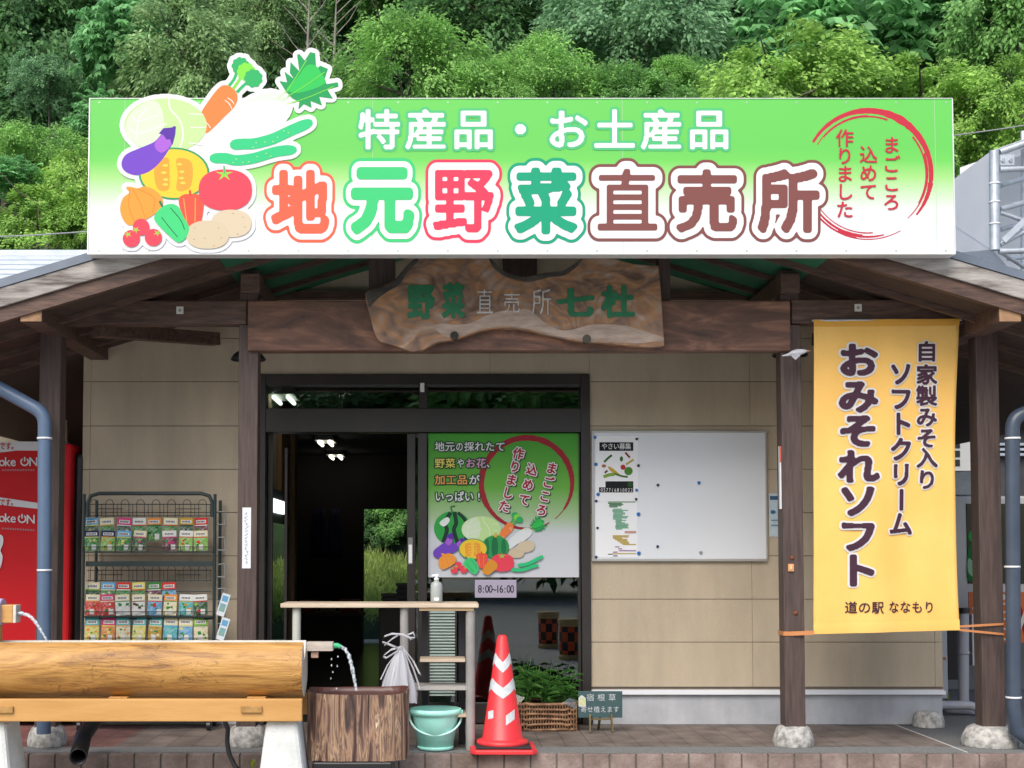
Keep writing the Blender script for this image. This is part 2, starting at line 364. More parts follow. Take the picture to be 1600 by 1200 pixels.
VEG['squash'] = [(ell(0, 0, 100, 85), (52, 165, 92)), (ell(-4, 2, 24, 82), (28, 120, 72)), (ell(-62, 2, 18, 62), (30, 130, 76)), (ell(60, 2, 18, 62), (30, 130, 76)), (stroke([(0, -70), (2, -100)], 18), (235, 190, 60))]
ORDER = ['daikon', 'carrot', 'cabbage', 'cucumber', 'pumpkin', 'eggplant', 'onion', 'red_pepper', 'tomato', 'potato', 'green_pepper', 'cherry_tomato']
def draw(polys, Y, name, parent, fn=lambda p: p, step=.0004, start=0):
    mb = MB(); cols = []
    for i, (pl, c) in enumerate(polys):
        if c not in cols: cols.append(c)
        mb.sheet([fn(q) for q in pl], Y - step * (i + start), cols.index(c))
    return mb.build(name, [flat(c) for c in cols], parent)
def fitfn(name, cu, cv, wd, polys=None, rot=0):
    pl = polys or VEG[name]; pts = np.array([q for a, _ in pl for q in a]); mn, mx = pts.min(0), pts.max(0); c = (mn + mx) / 2; s = wd / (mx[0] - mn[0]); a = R(rot)
    return lambda q: (cu + ((q[0] - c[0]) * math.cos(a) - (q[1] - c[1]) * math.sin(a)) * s, cv + ((q[0] - c[0]) * math.sin(a) + (q[1] - c[1]) * math.cos(a)) * s)
def inpoly(pts, gx, gy):
    r = np.zeros(gx.shape, bool); n = len(pts)
    for i in range(n):
        x0, y0 = pts[i]; x1, y1 = pts[(i + 1) % n]
        if y0 == y1: continue
        r ^= ((y0 > gy) != (y1 > gy)) & (gx < (x1 - x0) * (gy - y0) / (y1 - y0) + x0)
    return r
def arc(cx, cy, r, a0, a1, w0, w1, n=40, jit=0.0, ry=None):
    L_, R_ = [], []; ry = ry or r
    for i in range(n + 1):
        t = R(a0 + (a1 - a0) * i / n); wv = (w0 + (w1 - w0) * i / n) * (1 + random.uniform(-jit, jit))
        L_.append((cx + (r + wv / 2) * math.cos(t), cy + (ry + wv / 2) * math.sin(t))); R_.append((cx + (r - wv / 2) * math.cos(t), cy + (ry - wv / 2) * math.sin(t)))
    return L_ + R_[::-1]
# ------------------------------------------------------------------ palette
WOOD = mat('stained_wood', (.050, .028, .021), (.125, .070, .048), 5, (1.2, 8, 8), .6, bump=.25, bscale=14, c3=(.085, .047, .034))
WOODV = mat('stained_post_wood', (.045, .029, .025), (.085, .056, .047), 6, (9, 9, .7), .6, bump=.2, bscale=12)
GIRD = mat('weathered_girder_wood', (.065, .036, .028), (.30, .15, .095), 2.6, (1, 4, 3.2), .7, bump=.3, bscale=12, c3=(.14, .072, .05), distort=1.2, contrast=(.3, .72))
ENDW = mat('beam_end_grain', (.16, .09, .05), (.36, .21, .11), 9, (1, 1, 1), .75, bump=.2)
BARGE = mat('grey_barge_wood', (.10, .082, .072), (.38, .36, .335), 3.5, (1, 6, 8), .8, bump=.25, c3=(.26, .24, .222))
SIDING = mat('tan_siding', (.46, .387, .282), (.53, .45, .335), 260, (1, 1, 1), .85, bump=.25, bscale=300)
DARKM = mat('dark_bronze_metal', (.022, .019, .018), (.032, .027, .025), 3, rough=.38)
def weather(m, lo=.86, hi=1.06, base=None):
    t = m.node_tree; N = t.nodes; L = t.links; b = N['Principled BSDF']; src = b.inputs['Base Color'].links[0].from_socket
    tc = N.new('ShaderNodeTexCoord'); mp = N.new('ShaderNodeMapping'); mp.inputs['Scale'].default_value = (2.2, 2.2, .5); L.new(tc.outputs['Object'], mp.inputs[0])
    n = N.new('ShaderNodeTexNoise'); n.inputs['Scale'].default_value = 1.6; n.inputs['Detail'].default_value = 7; n.inputs['Roughness'].default_value = .65; L.new(mp.outputs[0], n.inputs[0])
    r = N.new('ShaderNodeMapRange'); r.inputs[1].default_value = .3; r.inputs[2].default_value = .7; r.inputs[3].default_value = lo; r.inputs[4].default_value = hi; L.new(n.outputs['Fac'], r.inputs[0])
    x = N.new('ShaderNodeMix'); x.data_type = 'RGBA'; x.blend_type = 'MULTIPLY'; x.inputs[0].default_value = 1; L.new(src, x.inputs[6]); L.new(r.outputs[0], x.inputs[7]); L.new(x.outputs[2], b.inputs['Base Color'])
weather(SIDING, .82, 1.07)
CONC = mat('foundation_concrete', (.36, .38, .41), (.50, .52, .55), 2.2, (1, 1, 1), .85, bump=.15, bscale=60)
weather(CONC, .78, 1.06)
STONE = mat('granite_stone', (.20, .20, .19), (.52, .51, .48), 28, rough=.85, bump=.5, bscale=35, detail=8)
GREENB = mat('green_sheathing', (.010, .115, .055), (.016, .14, .07), 3, rough=.7)
METROOF = mat('grey_blue_roof_metal', (.12, .145, .18), (.17, .20, .25), 3, rough=.4, metal=.3)
WHITE = mat('white_paint', (.78, .79, .80), rough=.5)
BLACK = mat('black_plastic', (.012, .012, .014), rough=.4)
GREYPIPE = mat('grey_vinyl_pipe', (.33, .34, .38), rough=.4)
BLUEPIPE = mat('slate_blue_pipe', (.075, .12, .20), (.10, .15, .235), 4, (1, 1, .5), rough=.38)
BLUEDARK = mat('dark_slate_pipe', (.038, .055, .085), (.055, .075, .11), 4, rough=.35)
GALV = mat('galvanised_steel', (.42, .46, .50), (.58, .62, .66), 9, rough=.4, metal=.55)
GLASS = glassmat('door_glass', (.55, .62, .60), .06)

# ------------------------------------------------------------------ ground, pavement, kerb
def brickmat(name, c1, c2, mortar, bw, bh, msize, rough=.8, axes='XY', off=.5):
    m = bpy.data.materials.new(name); m.use_nodes = True; t = m.node_tree; N = t.nodes; L = t.links; b = N['Principled BSDF']; b.inputs['Roughness'].default_value = rough
    tc = N.new('ShaderNodeTexCoord'); sp = N.new('ShaderNodeSeparateXYZ'); cb = N.new('ShaderNodeCombineXYZ'); L.new(tc.outputs['Object'], sp.inputs[0])
    L.new(sp.outputs[axes[0]], cb.inputs[0]); L.new(sp.outputs[axes[1]], cb.inputs[1])
    k = N.new('ShaderNodeTexBrick'); k.offset = off; k.inputs['Scale'].default_value = 1; k.inputs['Brick Width'].default_value = bw; k.inputs['Row Height'].default_value = bh
    k.inputs['Mortar Size'].default_value = msize; k.inputs['Color1'].default_value = c1 + (1,); k.inputs['Color2'].default_value = c2 + (1,); k.inputs['Mortar'].default_value = mortar + (1,)
    L.new(cb.outputs[0], k.inputs['Vector'])
    n = N.new('ShaderNodeTexNoise'); n.inputs['Scale'].default_value = 6; n.inputs['Detail'].default_value = 8; L.new(tc.outputs['Object'], n.inputs['Vector'])
    mr = N.new('ShaderNodeMapRange'); mr.inputs[1].default_value = .3; mr.inputs[2].default_value = .7; mr.inputs[3].default_value = .55; mr.inputs[4].default_value = 1.2; L.new(n.outputs['Fac'], mr.inputs[0])
    mx = N.new('ShaderNodeMix'); mx.data_type = 'RGBA'; mx.blend_type = 'MULTIPLY'; mx.inputs[0].default_value = 1
    L.new(k.outputs['Color'], mx.inputs[6]); L.new(mr.outputs[0], mx.inputs[7]); L.new(mx.outputs[2], b.inputs['Base Color'])
    bp = N.new('ShaderNodeBump'); bp.inputs['Strength'].default_value = .5; bp.inputs['Distance'].default_value = .006; bp.invert = True
    L.new(k.outputs['Fac'], bp.inputs['Height']); L.new(bp.outputs[0], b.inputs['Normal'])
    return m
ASPH = mat('lot_concrete', (.36, .355, .345), (.45, .445, .43), 30, rough=.9, bump=.4, bscale=120)
struct(MB().add([(-60, -60, -.2), (60, -60, -.2), (60, 12, -.2), (-60, 12, -.2)], [(0, 1, 2, 3)]).build('ground', ASPH))
EDGE = -1.30
TILEX = GX(1397, 1134, 0)
TILE = brickmat('porch_tile', (.19, .155, .135), (.16, .13, .112), (.10, .08, .075), .3, .155, .004, .75, 'YX', 0)
REDTILE = brickmat('red_porch_tile', (.20, .10, .085), (.17, .085, .075), (.09, .06, .055), .3, .155, .004, .75, 'YX', 0)
AGG = mat('washed_gravel', (.10, .105, .105), (.24, .25, .245), 160, rough=.9, bump=.4, bscale=200)
APRON = mat('dark_aggregate', (.075, .078, .08), (.15, .155, .155), 150, rough=.9, bump=.3, bscale=180)
KERB = brickmat('kerb_brick', (.33, .235, .195), (.28, .20, .165), (.09, .075, .065), .158, .16, .006, .85, 'XZ', 0)
XL = GX(205, 1150, -.6)
struct(MB().box(XL, TILEX, -1.06, 8.4, -.19, 0).build('pavement', TILE))
struct(MB().box(-14, XL - .002, -1.06, 8.4, -.19, -.001).build('side_pavement', REDTILE))
struct(MB().box(-14, 14, EDGE, -1.062, -.19, -.002).build('pavement_edge', AGG))
struct(MB().box(TILEX + .012, 14, -1.058, 9.4, -.19, -.003).build('apron', APRON))
struct(MB().box(TILEX, TILEX + .010, EDGE + .002, 0, -.1, .0015).build('joint_strip', mat('joint_mortar', (.55, .55, .53), rough=.9)))
# kerb bricks with rounded edges
mb = MB(); x = -14.0
i = 0
while x < 9:
    mb.box(x, x + .150, EDGE - .055 + random.uniform(-.002, .002), EDGE - .001, -.2, -.004 + random.uniform(-.0015, .001)); x += .158; i += 1
KB = mat('kerb_brick_block', (.14, .105, .088), (.28, .222, .195), 5, rough=.9, bump=.6, bscale=60, c3=(.20, .15, .128))
struct(mb.build('kerb', KB, bevel=.006))
struct(MB().box(-14, 9, EDGE - .045, EDGE - .003, -.2, -.016).build('kerb_mortar', mat('kerb_mortar', (.13, .115, .10), rough=.95)))

# hillside behind
def hz(x, y):
    b = max(0, y - 9.6); return -.12 + b * .72 + .35 * math.sin(x * .5 + y * .3) * min(1, b / 4) + .2 * math.sin(x * 1.3 - y * .7) * min(1, b / 4)
mb = MB(); nx, ny = 50, 50; vs = []
for j in range(ny):
    for i in range(nx): x = -34 + 68 * i / (nx - 1); y = 9.0 + 60 * j / (ny - 1); vs.append((x, y, hz(x, y)))
mb.add(vs, [(j * nx + i, j * nx + i + 1, (j + 1) * nx + i + 1, (j + 1) * nx + i) for j in range(ny - 1) for i in range(nx - 1)], 0, True)
struct(mb.build('hillside', mat('hill_soil', (.010, .022, .007), (.035, .075, .018), .8, rough=.95, bump=.8, bscale=6)))
m_ = MB(); vs = []
for j in range(12):
    for i in range(30): x = -6 + 12 * i / 29; y = 9.56 + 1.75 * j / 11; vs.append((x, y, hz(x, y) + .03))
m_.add(vs, [(j * 30 + i, j * 30 + i + 1, (j + 1) * 30 + i + 1, (j + 1) * 30 + i) for j in range(11) for i in range(29)], 0, True); struct(m_.build('grass_bank', mat('bank_turf', (.09, .17, .03), (.26, .36, .09), 5, rough=.95, bump=.6, bscale=40)))
struct(MB().box(-6, 6, 8.55, 9.55, -.19, -.01).build('path', mat('pale_path', (.42, .41, .38), (.52, .5, .47), 5, rough=.9)))
# grass on the bank seen through the back door
gv = []; gf = []
for i in range(11000):
    x = rng.uniform(-3.2, .6); y = rng.uniform(9.6, 11.35); z = hz(x, y); h = rng.uniform(.05, .18); a = rng.uniform(0, 6.28); wd = .008; bx, by = math.cos(a) * h * .35, math.sin(a) * h * .35
    o = len(gv); ca, sa = math.cos(a + 1.57) * wd, math.sin(a + 1.57) * wd
    gv += [(x - ca, y - sa, z - .02), (x + ca, y + sa, z - .02), (x + bx * .5 + ca * .6, y + by * .5 + sa * .6, z + h * .7), (x + bx, y + by, z + h)]; gf.append((o, o + 1, o + 2, o + 3))
tag(MB().add(gv, gf).build('grass', leafmat('meadow_grass', (.22, .36, .08), (.66, .78, .28), .4)), 'long pale green meadow grass on the bank seen through the open back door', 'grass', kind='stuff')

# ------------------------------------------------------------------ the building
XC = .49
B = thing('market_building', 'tan sided farm shop with dark timber porch and low gabled roof', 'shop building', (XC, 0, 0))
def part(mb, name, m, parent=B, **k): return mb.build(name, m, parent, **k)
pa, pb = P(0, 438, -1.62), P(138, 396.7, -1.62)
SL = (pb.z - pa.z) / (pb.x - pa.x); ZR = pa.z + SL * (XC - pa.x)
def zr(x): return ZR - SL * abs(x - XC)
XE0, XE1 = XC - 4.3, XC + 4.3
RY0, RY1 = -1.62, 9.0
def slopes(mb, y0, y1, t0, t1, m=0, e0=XE0, e1=XE1):
    for a, b in ((e0, XC), (XC, e1)):
        za, zb = zr(a), zr(b)
        vs = [(a, y0, za - t0), (b, y0, zb - t0), (b, y0, zb - t1), (a, y0, za - t1), (a, y1, za - t0), (b, y1, zb - t0), (b, y1, zb - t1), (a, y1, za - t1)]
        mb.add(vs, [(0, 1, 2, 3), (7, 6, 5, 4), (0, 4, 5, 1), (1, 5, 6, 2), (2, 6, 7, 3), (3, 7, 4, 0)], m)
    return mb
part(slopes(MB(), RY0 - .03, RY1, 0, .05), 'roof', METROOF)
part(slopes(MB(), RY0 + .058, RY1 - .03, .21, .235, 0, XC - 1.82, XC + 1.82), 'roof_sheathing', GREENB)
DWOOD = mat('dark_eave_board', (.035, .021, .016), (.07, .042, .032), 5, (1.2, 8, 8), .75)
for e0, e1, xa in ((XE0, XC - 1.823, XE0), (XC + 1.823, XE1, XE1)):
    za, zb = zr(e0), zr(e1); y0, y1 = RY0 + .058, RY1 - .03
    part(MB().add([(e0, y0, za - .21), (e1, y0, zb - .21), (e1, y0, zb - .235), (e0, y0, za - .235), (e0, y1, za - .21), (e1, y1, zb - .21), (e1, y1, zb - .235), (e0, y1, za - .235)], [(0, 1, 2, 3), (7, 6, 5, 4), (0, 4, 5, 1), (1, 5, 6, 2), (2, 6, 7, 3), (3, 7, 4, 0)]), 'eave_boards', DWOOD)
part(slopes(MB(), RY0 - .022, RY0 - .004, .052, .165), 'bargeboard', BARGE, bevel=.004)
part(slopes(MB(), RY0, RY0 + .055, .052, .25), 'rafter', WOOD)
part(slopes(MB(), RY0 + .06, RY1 - .03, .12, .2), 'roof_core', WOOD)
for y in (-1.25, -.80, -.35): part(slopes(MB(), y, y + .032, .2355, .272), 'rafter', WOOD)
# purlins and tie beams running back
YP = -1.06   # front face of porch posts
def zpx(v, Y): return GZ(v, Y)
post_u = {'a': (59.5, 93, 720), 'b': (371.5, 402, 760), 'c': (1223, 1255, 820), 'd': (1529.5, 1565, 800)}
PX = {}
for k, (u0, u1, v) in post_u.items(): PX[k] = (P(u0, v, YP).x, P(u1, v, YP).x)
zb1 = zpx(470, YP); zb0 = zpx(507, YP); zg0 = zpx(548, YP - .03)
for k in 'abcd':
    x0, x1 = PX[k]
    part(MB().box(x0, x1, YP, YP + .125, .10, zb0 - .001), 'post', WOODV, bevel=.005)
    cx = (x0 + x1) / 2; r = {'a': .115, 'b': .115, 'c': .118, 'd': .165}[k]
    part(MB().lathe((cx, YP + .06, 0), [(r * 1.05, .0), (r * 1.08, .03), (r * .98, .075), (r * .86, .108), (r * .7, .122), (0, .123)], 28), 'base_stone', STONE)
    if k in 'bc':
        part(MB().box(x0 + .004, x1 - .004, YP + .004, YP + .12, zb1 + .001, zr(cx) - .24), 'gable_strut', WOODV, bevel=.004)
# beams: outer segments, central girder
part(MB().box(PX['a'][0] + .03, P(386, 490, YP).x, YP - .012, YP + .11, zb0, zb1), 'beam', WOOD, bevel=.006)
part(MB().box(P(1236, 490, YP).x, PX['d'][1] - .03, YP - .012, YP + .11, zb0 + .005, zb1 + .005), 'beam', WOOD, bevel=.006)
part(MB().box(P(386.5, 510, YP - .035).x, P(1235.5, 510, YP - .035).x, YP - .035, YP + .10, zg0, zb1 - .005), 'girder', GIRD, bevel=.008)
for u0, u1 in ((576, 617), (1030, 1048)):
    part(MB().box(P(u0, 430, YP).x, P(u1, 430, YP).x, YP + .015, YP + .105, zb1 - .003, zr(P(u0, 430, YP).x) - .24), 'gable_strut', WOODV)
ze = P(50, 503, -1.6).z; ze1 = P(50, 464, -1.6).z + .03
for u0, u1, s in ((32, 66, 1), (1560.5, 1595, -1)):
    x0, x1 = P(u0, 484, -1.6).x, P(u1, 484, -1.6).x
    tb = part(MB().box(x0, x1, -1.60, 1.2, ze, ze1 - .03), 'tie_beam', WOOD, bevel=.005)
    part(MB().box(x0 + .002, x1 - .002, -1.604, -1.601, ze + .003, ze1 - .033), 'beam_end', ENDW, tb)
    xm = (x0 + x1) / 2
for x in (-.05, 1.45 - .4):
    pass
for u in (388, 1240):
    x = P(u, 405, -1.2).x
    part(MB().box(x - .06, x + .06, -1.12, 1.2, zr(x) - .40, zr(x) - .277), 'purlin', WOOD, bevel=.005)
part(MB().box(XC - .06, XC + .06, -1.56, 1.2, ZR - .42, ZR - .277), 'ridge_purlin', WOOD)
part(MB().bar(P(150, 516, -.98), P(337, 530, -.12), .09, .085), 'corner_brace', WOOD)
part(MB().bar(P(1470, 516, -.98), P(1275, 531, -.12), .09, .085), 'corner_brace', WOOD)
# wall-plane beam and struts in the gable
W0, W1 = GX(128, 850), GX(1468, 850)
part(MB().box(W0 + .2, W1 - .2, -.075, -.024, GZ(470), GZ(458.5)), 'wall_beam', WOOD)
for u0, u1 in ((411, 424), (1205, 1218), (785, 838)):
    part(MB().box(GX(u0, 430), GX(u1, 430), -.07, -.025, GZ(458), zr(GX(u0, 430)) - .24), 'wall_strut', WOODV)
part(MB().bar(P(1168, 462, -.05), P(1206, 432, -.05), .03, .03), 'strut_brace', WOOD)
part(MB().bar(P(428, 436, -.05), P(446, 460, -.05), .03, .03), 'strut_brace', WOOD)
# siding boards
rows = [1073, 1003, 936, 868.5, 801, 733.5, 666, 597, 529.5, 462, 395, 328, 260]
def clip(poly, a, b, c):
    o = []; n = len(poly)
    for i in range(n):
        p, q = poly[i], poly[(i + 1) % n]; fp = a * p[0] + b * p[1] + c; fq = a * q[0] + b * q[1] + c
        if fp >= 0: o.append(p)
        if (fp >= 0) != (fq >= 0): t = fp / (fp - fq); o.append((p[0] + (q[0] - p[0]) * t, p[1] + (q[1] - p[1]) * t))
    return o
def slab(mb, x0, x1, z0, z1, y0, y1, top=.205):
    pl = clip(clip([(x0, z0), (x1, z0), (x1, z1), (x0, z1)], -SL, -1, ZR - top + SL * XC), SL, -1, ZR - top - SL * XC)
    if len(pl) < 3: return
    n = len(pl); vs = [(x, y0, z) for x, z in pl] + [(x, y1, z) for x, z in pl]
    mb.add(vs, [tuple(range(n)), tuple(range(2 * n - 1, n - 1, -1))] + [(i, n + i, n + (i + 1) % n, (i + 1) % n) for i in range(n)])
mb = MB(); g = .0022
DX0, DX1 = GX(404.5, 850), GX(922, 850); DZ = GZ(586)
for r in range(len(rows) - 1):
    z0, z1 = GZ(rows[r]), GZ(rows[r + 1])
    segs = [(128, 140), (140, 405), (922, 1173), (1173, 1456), (1456, 1468)] if z0 < DZ - .1 else [(128, 140), (140, 766), (766, 1173), (1173, 1456), (1456, 1468)]
    if z0 < DZ < z1:
        segs = [(128, 140), (140, 405), (922, 1173), (1173, 1456), (1456, 1468)]
        slab(mb, DX0, GX(766, 850) - g / 2, DZ + .003, z1 - g, -.020, 0); slab(mb, GX(766, 850) + g / 2, DX1, DZ + .003, z1 - g, -.020, 0)
    for u0, u1 in segs: slab(mb, GX(u0, 850) + g / 2, GX(u1, 850) - g / 2, z0 + g, z1 - g, -.020 - random.uniform(0, .001), 0)
FZ = GZ(1078)
part(mb, 'siding', SIDING, bevel=.0025)
mb = MB(); bk = .001
slab(mb, W0 + .01, DX0, .15, 4, bk, .10); slab(mb, DX1, W1 - .01, .15, 4, bk, .10); slab(mb, DX0 + .001, DX1 - .001, DZ + .004, 4, bk, .10)
part(mb, 'wall', mat('siding_backing', (.24, .20, .155), rough=.9))
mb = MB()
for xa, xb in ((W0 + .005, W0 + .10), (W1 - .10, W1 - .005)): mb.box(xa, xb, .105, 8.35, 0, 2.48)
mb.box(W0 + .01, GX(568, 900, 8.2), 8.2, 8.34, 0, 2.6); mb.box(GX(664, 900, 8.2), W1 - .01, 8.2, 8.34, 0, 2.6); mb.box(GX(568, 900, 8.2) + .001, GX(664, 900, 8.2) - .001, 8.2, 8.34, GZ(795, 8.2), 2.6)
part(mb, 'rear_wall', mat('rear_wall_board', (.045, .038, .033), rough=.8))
for a, b in ((W0, DX0), (DX1, W1)):
    part(MB().box(a + .012, b, -.002, .10, 0, FZ - .03), 'foundation', CONC, bevel=.004)
    part(MB().box(a - .012, b + (.012 if b == W1 else -.001), -.034, -.004, FZ - .029, FZ - .004).box(a, b, -.0335, .0, FZ - .004, FZ + .004), 'base_trim', mat('white_aluminium', (.72, .74, .78), rough=.35))
# back stones at the wall corner
part(MB().lathe((P(1448, 1120, -.07).x, -.10, 0), [(.105, 0), (.108, .03), (.098, .075), (.078, .10), (0, .112)], 24), 'base_stone', STONE)
# little square tags on the beam
for u in (281, 1341):
    o = MB().pbox(u - 5.5, 479 if u < 999 else 475, u + 5.5, 490.5 if u < 999 else 486.5, YP - .017, .004).build('number_tag', mat('tag_white', (.62, .62, .56), rough=.5))
    tag(o, 'small white square tag nailed on the %s porch beam' % ('left' if u < 999 else 'right, above the yellow banner,'), 'tag')
    MB().add([P(u + 2.6 * math.cos(t * .5236), (484.7 if u < 999 else 480.7) + 2.6 * math.sin(t * .5236), YP - .0178) for t in range(12)], [tuple(range(12))]).build('mark', mat('tag_mark', (.3, .3, .27)), None).parent = o

# ------------------------------------------------------------------ interior
mb = MB(); IY0, IY1 = .12, 8.19; CZ = 2.47
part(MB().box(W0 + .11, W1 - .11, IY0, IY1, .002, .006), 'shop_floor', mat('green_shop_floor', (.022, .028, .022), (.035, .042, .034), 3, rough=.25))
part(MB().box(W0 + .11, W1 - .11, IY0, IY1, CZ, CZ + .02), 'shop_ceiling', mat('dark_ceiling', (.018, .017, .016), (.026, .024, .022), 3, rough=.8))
pw = part(MB().box(-1.46, -1.37, IY0 + .02, 2.95, .006, CZ - .002), 'partition_wall', mat('partition_beige', (.62, .54, .36), rough=.8))
for ya, yb in ((.7, 1.05), (1.75, 2.3), (2.75, 2.95)): part(MB().box(-1.368, -1.335, ya, yb, .006, CZ - .004), 'wall_post', mat('inside_post', (.30, .16, .07), rough=.6), pw)
for u, v, d in ((444, 612, 1.1), (509, 692, 5.4), (525, 716, 7.6)):
    c = P(u, v, d); f = thing('ceiling_light', {444: 'nearest lit fluorescent ceiling lamp, seen through the transom above the open door', 509: 'lit fluorescent ceiling lamp deep in the shop, nearer of the pair in the doorway', 525: 'farthest lit fluorescent ceiling lamp deep inside the shop'}[u], 'ceiling lamp', (c.x, d, CZ), 'ceiling lamps inside the shop')
    l = .5
    MB().box(c.x - .10, c.x + .10, d - l / 2, d + l / 2, CZ - .05, CZ - .001).build('housing', mat('lamp_housing', (.5, .5, .48), rough=.4), f)
    for k in (-.055, .055): MB().tube([(c.x + k, d - l / 2 + .02, CZ - .072), (c.x + k, d + l / 2 - .02, CZ - .072)], .017, 8).build('tube', emis('lit_tube', (1, .98, .85), 3), f)
# display fridge by the door
fr = thing('display_fridge', 'tall glass fronted display fridge just inside the open door at left', 'fridge', (-1.3, .6, 0))
MB().box(-1.365, -1.262, .35, 1.2, .006, 1.68).build('cabinet', mat('fridge_dark', (.05, .055, .055), rough=.4), fr)
MB().box(-1.26, -1.245, .36, 1.19, .15, 1.42).build('glass_door', glassmat('fridge_glass', (.30, .36, .30), .12), fr)
MB().box(-1.26, -1.24, .36, .75, 1.50, 1.60).box(-1.26, -1.24, .80, 1.19, 1.50, 1.60).build('lit_header', emis('lit_header', (.9, .95, .95), 1.2), fr)
# counter, crates
c0 = P(592, 945, 2.2); ct = thing('shop_counter', 'dark wooden counter inside the shop behind the white streamer bundle', 'counter', (c0.x + .3, 2.4, 0))
MB().box(c0.x, c0.x + .75, 2.2, 2.7, .006, c0.z - .03).build('body', mat('counter_dark', (.03, .026, .022), rough=.6), ct, bevel=.01)
MB().box(c0.x - .03, c0.x + .78, 2.17, 2.73, c0.z - .029, c0.z).build('top', mat('counter_top', (.06, .045, .03), rough=.5), ct, bevel=.006)
for k, (a, b, lab) in enumerate(((595, 622, 'low black crate on the shop counter, left of the taller one'), (618, 640, 'taller black crate on the shop counter beside the door stile'))):
    x0, x1 = P(a, 930, 2.25).x, P(b, 930, 2.25).x; z0 = c0.z + .001; h = (.10, .19)[k]
    t = thing('crate', lab, 'crate', ((x0 + x1) / 2, 2.4, z0), 'black crates on the counter')
    m_ = MB()
    for zz in np.linspace(0, h - .03, 3 + k): m_.box(x0, x1 - .004, 2.27, 2.55, z0 + zz, z0 + zz + .02)
    m_.build('slats', BLACK, t, bevel=.003); MB().box(x0 + .012, x1 - .016, 2.28, 2.54, z0, z0 + h - .012).build('body', mat('crate_inner', (.02, .02, .02), rough=.7), t)
gs = thing('goods_shelf', 'low dark shelf with produce deep inside the shop seen through the doorway', 'shelf', (-1.1, 6.6, 0))
gx0, gx1 = P(470, 940, 6.6).x, P(566, 940, 6.6).x
MB().box(gx0, gx1, 6.5, 6.9, .006, GZ(962, 6.6)).build('base', mat('shelf_dark', (.05, .04, .032), rough=.6), gs); MB().box(gx0 - .02, gx1 + .02, 6.46, 6.94, GZ(962, 6.6) + .001, GZ(957, 6.6)).build('top', mat('shelf_top', (.12, .09, .06), rough=.6), gs)
for k, (u, wd_, h_, c, lab) in enumerate(((480, .20, .14, (.30, .03, .03), 'red box at the left end of the shelf inside the shop'), (512, .16, .10, (.25, .22, .12), 'tan box in the middle of the shelf inside the shop'), (546, .24, .15, (.32, .035, .03), 'red box at the right end of the shelf inside the shop'))):
    x = P(u, 950, 6.6).x; z = GZ(957, 6.6) + .001; t = thing('goods_box', lab, 'box', (x, 6.7, z), 'boxes on the shop shelf'); MB().box(x - wd_ / 2, x + wd_ / 2, 6.55, 6.85, z, z + h_).build('carton', mat('carton_%d' % k, c, rough=.6), t, bevel=.01); MB().box(x - wd_ / 2 - .005, x + wd_ / 2 + .005, 6.545, 6.855, z + h_ * .72, z + h_ * .86).build('band', mat('carton_band', (.4, .38, .3)), t)
# hanging work clothes at the back
for k, (u0, u1, c, lab) in enumerate(((484, 512, (.012, .016, .05), 'dark blue apron hanging at the back of the shop'), (512, 533, (.02, .03, .075), 'blue jacket with a yellow strap hanging at the back of the shop'))):
    m_ = MB(); x0, x1 = P(u0, 820, 7.8).x, P(u1, 820, 7.8).x; z1, z0 = GZ(795, 7.8), GZ(872, 7.8); vs = []
    for j in range(8):
        for i in range(9):
            t = i / 8; q = j / 7; wv = .55 + .45 * min(1, q * 2.2); xx = (x0 + x1) / 2 + (t - .5) * (x1 - x0) * wv; vs.append((xx, 7.85 + .025 * math.sin(t * 14 + k), z1 + (z0 - z1) * q))
    m_.add(vs, [(j * 9 + i, j * 9 + i + 1, (j + 1) * 9 + i + 1, (j + 1) * 9 + i) for j in range(7) for i in range(8)], 0, True)
    tag(m_.build('hanging_apron', mat('cloth_%d' % k, c, rough=.9), solid=.012), lab, 'clothing', 'work clothes hanging in the shop')

# ------------------------------------------------------------------ sliding entrance
D = B
def dpart(mb, name, m, parent=D, **k): return mb.build(name, m, parent, **k)
fy = -.045
mb = MB(); z_h1, z_h0 = GZ(587), 0
mb.box(DX0, GX(415, 850), fy, .11, 0, DZ).box(GX(908, 850), DX1, fy, .11, 0, DZ).box(GX(415, 850) + .001, GX(908, 850) - .001, fy, .11, GZ(603), DZ)
mb.box(GX(415, 850) + .001, GX(908, 850) - .001, fy - .004, .11, GZ(676), GZ(639)).box(GX(655, 620), GX(668, 620), fy + .01, .10, GZ(639) + .001, GZ(603) - .001)
dpart(mb, 'door_frame', DARKM, bevel=.004)
dpart(MB().box(GX(416, 620), GX(654, 620), .02, .028, GZ(639), GZ(603)), 'transom_pane', GLASS)
dpart(MB().box(GX(669, 620), GX(907, 620), .02, .028, GZ(639), GZ(603)), 'transom_pane', GLASS)
dpart(MB().pbox(656.5, 598, 663, 612, fy - .03, .03), 'door_sensor', WHITE, bevel=.003)
dpart(MB().box(GX(632), GX(688), -.08, -.0205, GZ(553.5), GZ(548.5)), 'overdoor_sensor', BLACK)
zt = GZ(677)
sd_ = dpart(MB().box(GX(636), GX(649), .0, .045, .01, zt).box(GX(903), GX(907.5), .0, .045, .01, zt).box(GX(649) + .001, GX(903) - .001, .0, .045, .01, GZ(1098)).box(GX(649) + .001, GX(903) - .001, .0, .045, GZ(684), zt), 'sliding_door', DARKM, bevel=.003)
dpart(MB().box(GX(653), GX(667), -.04, -.005, .01, zt - .001), 'fixed_stile', DARKM, bevel=.003)
dpart(MB().box(GX(649), GX(903), .018, .026, GZ(1098), GZ(684)), 'pane', GLASS, sd_)
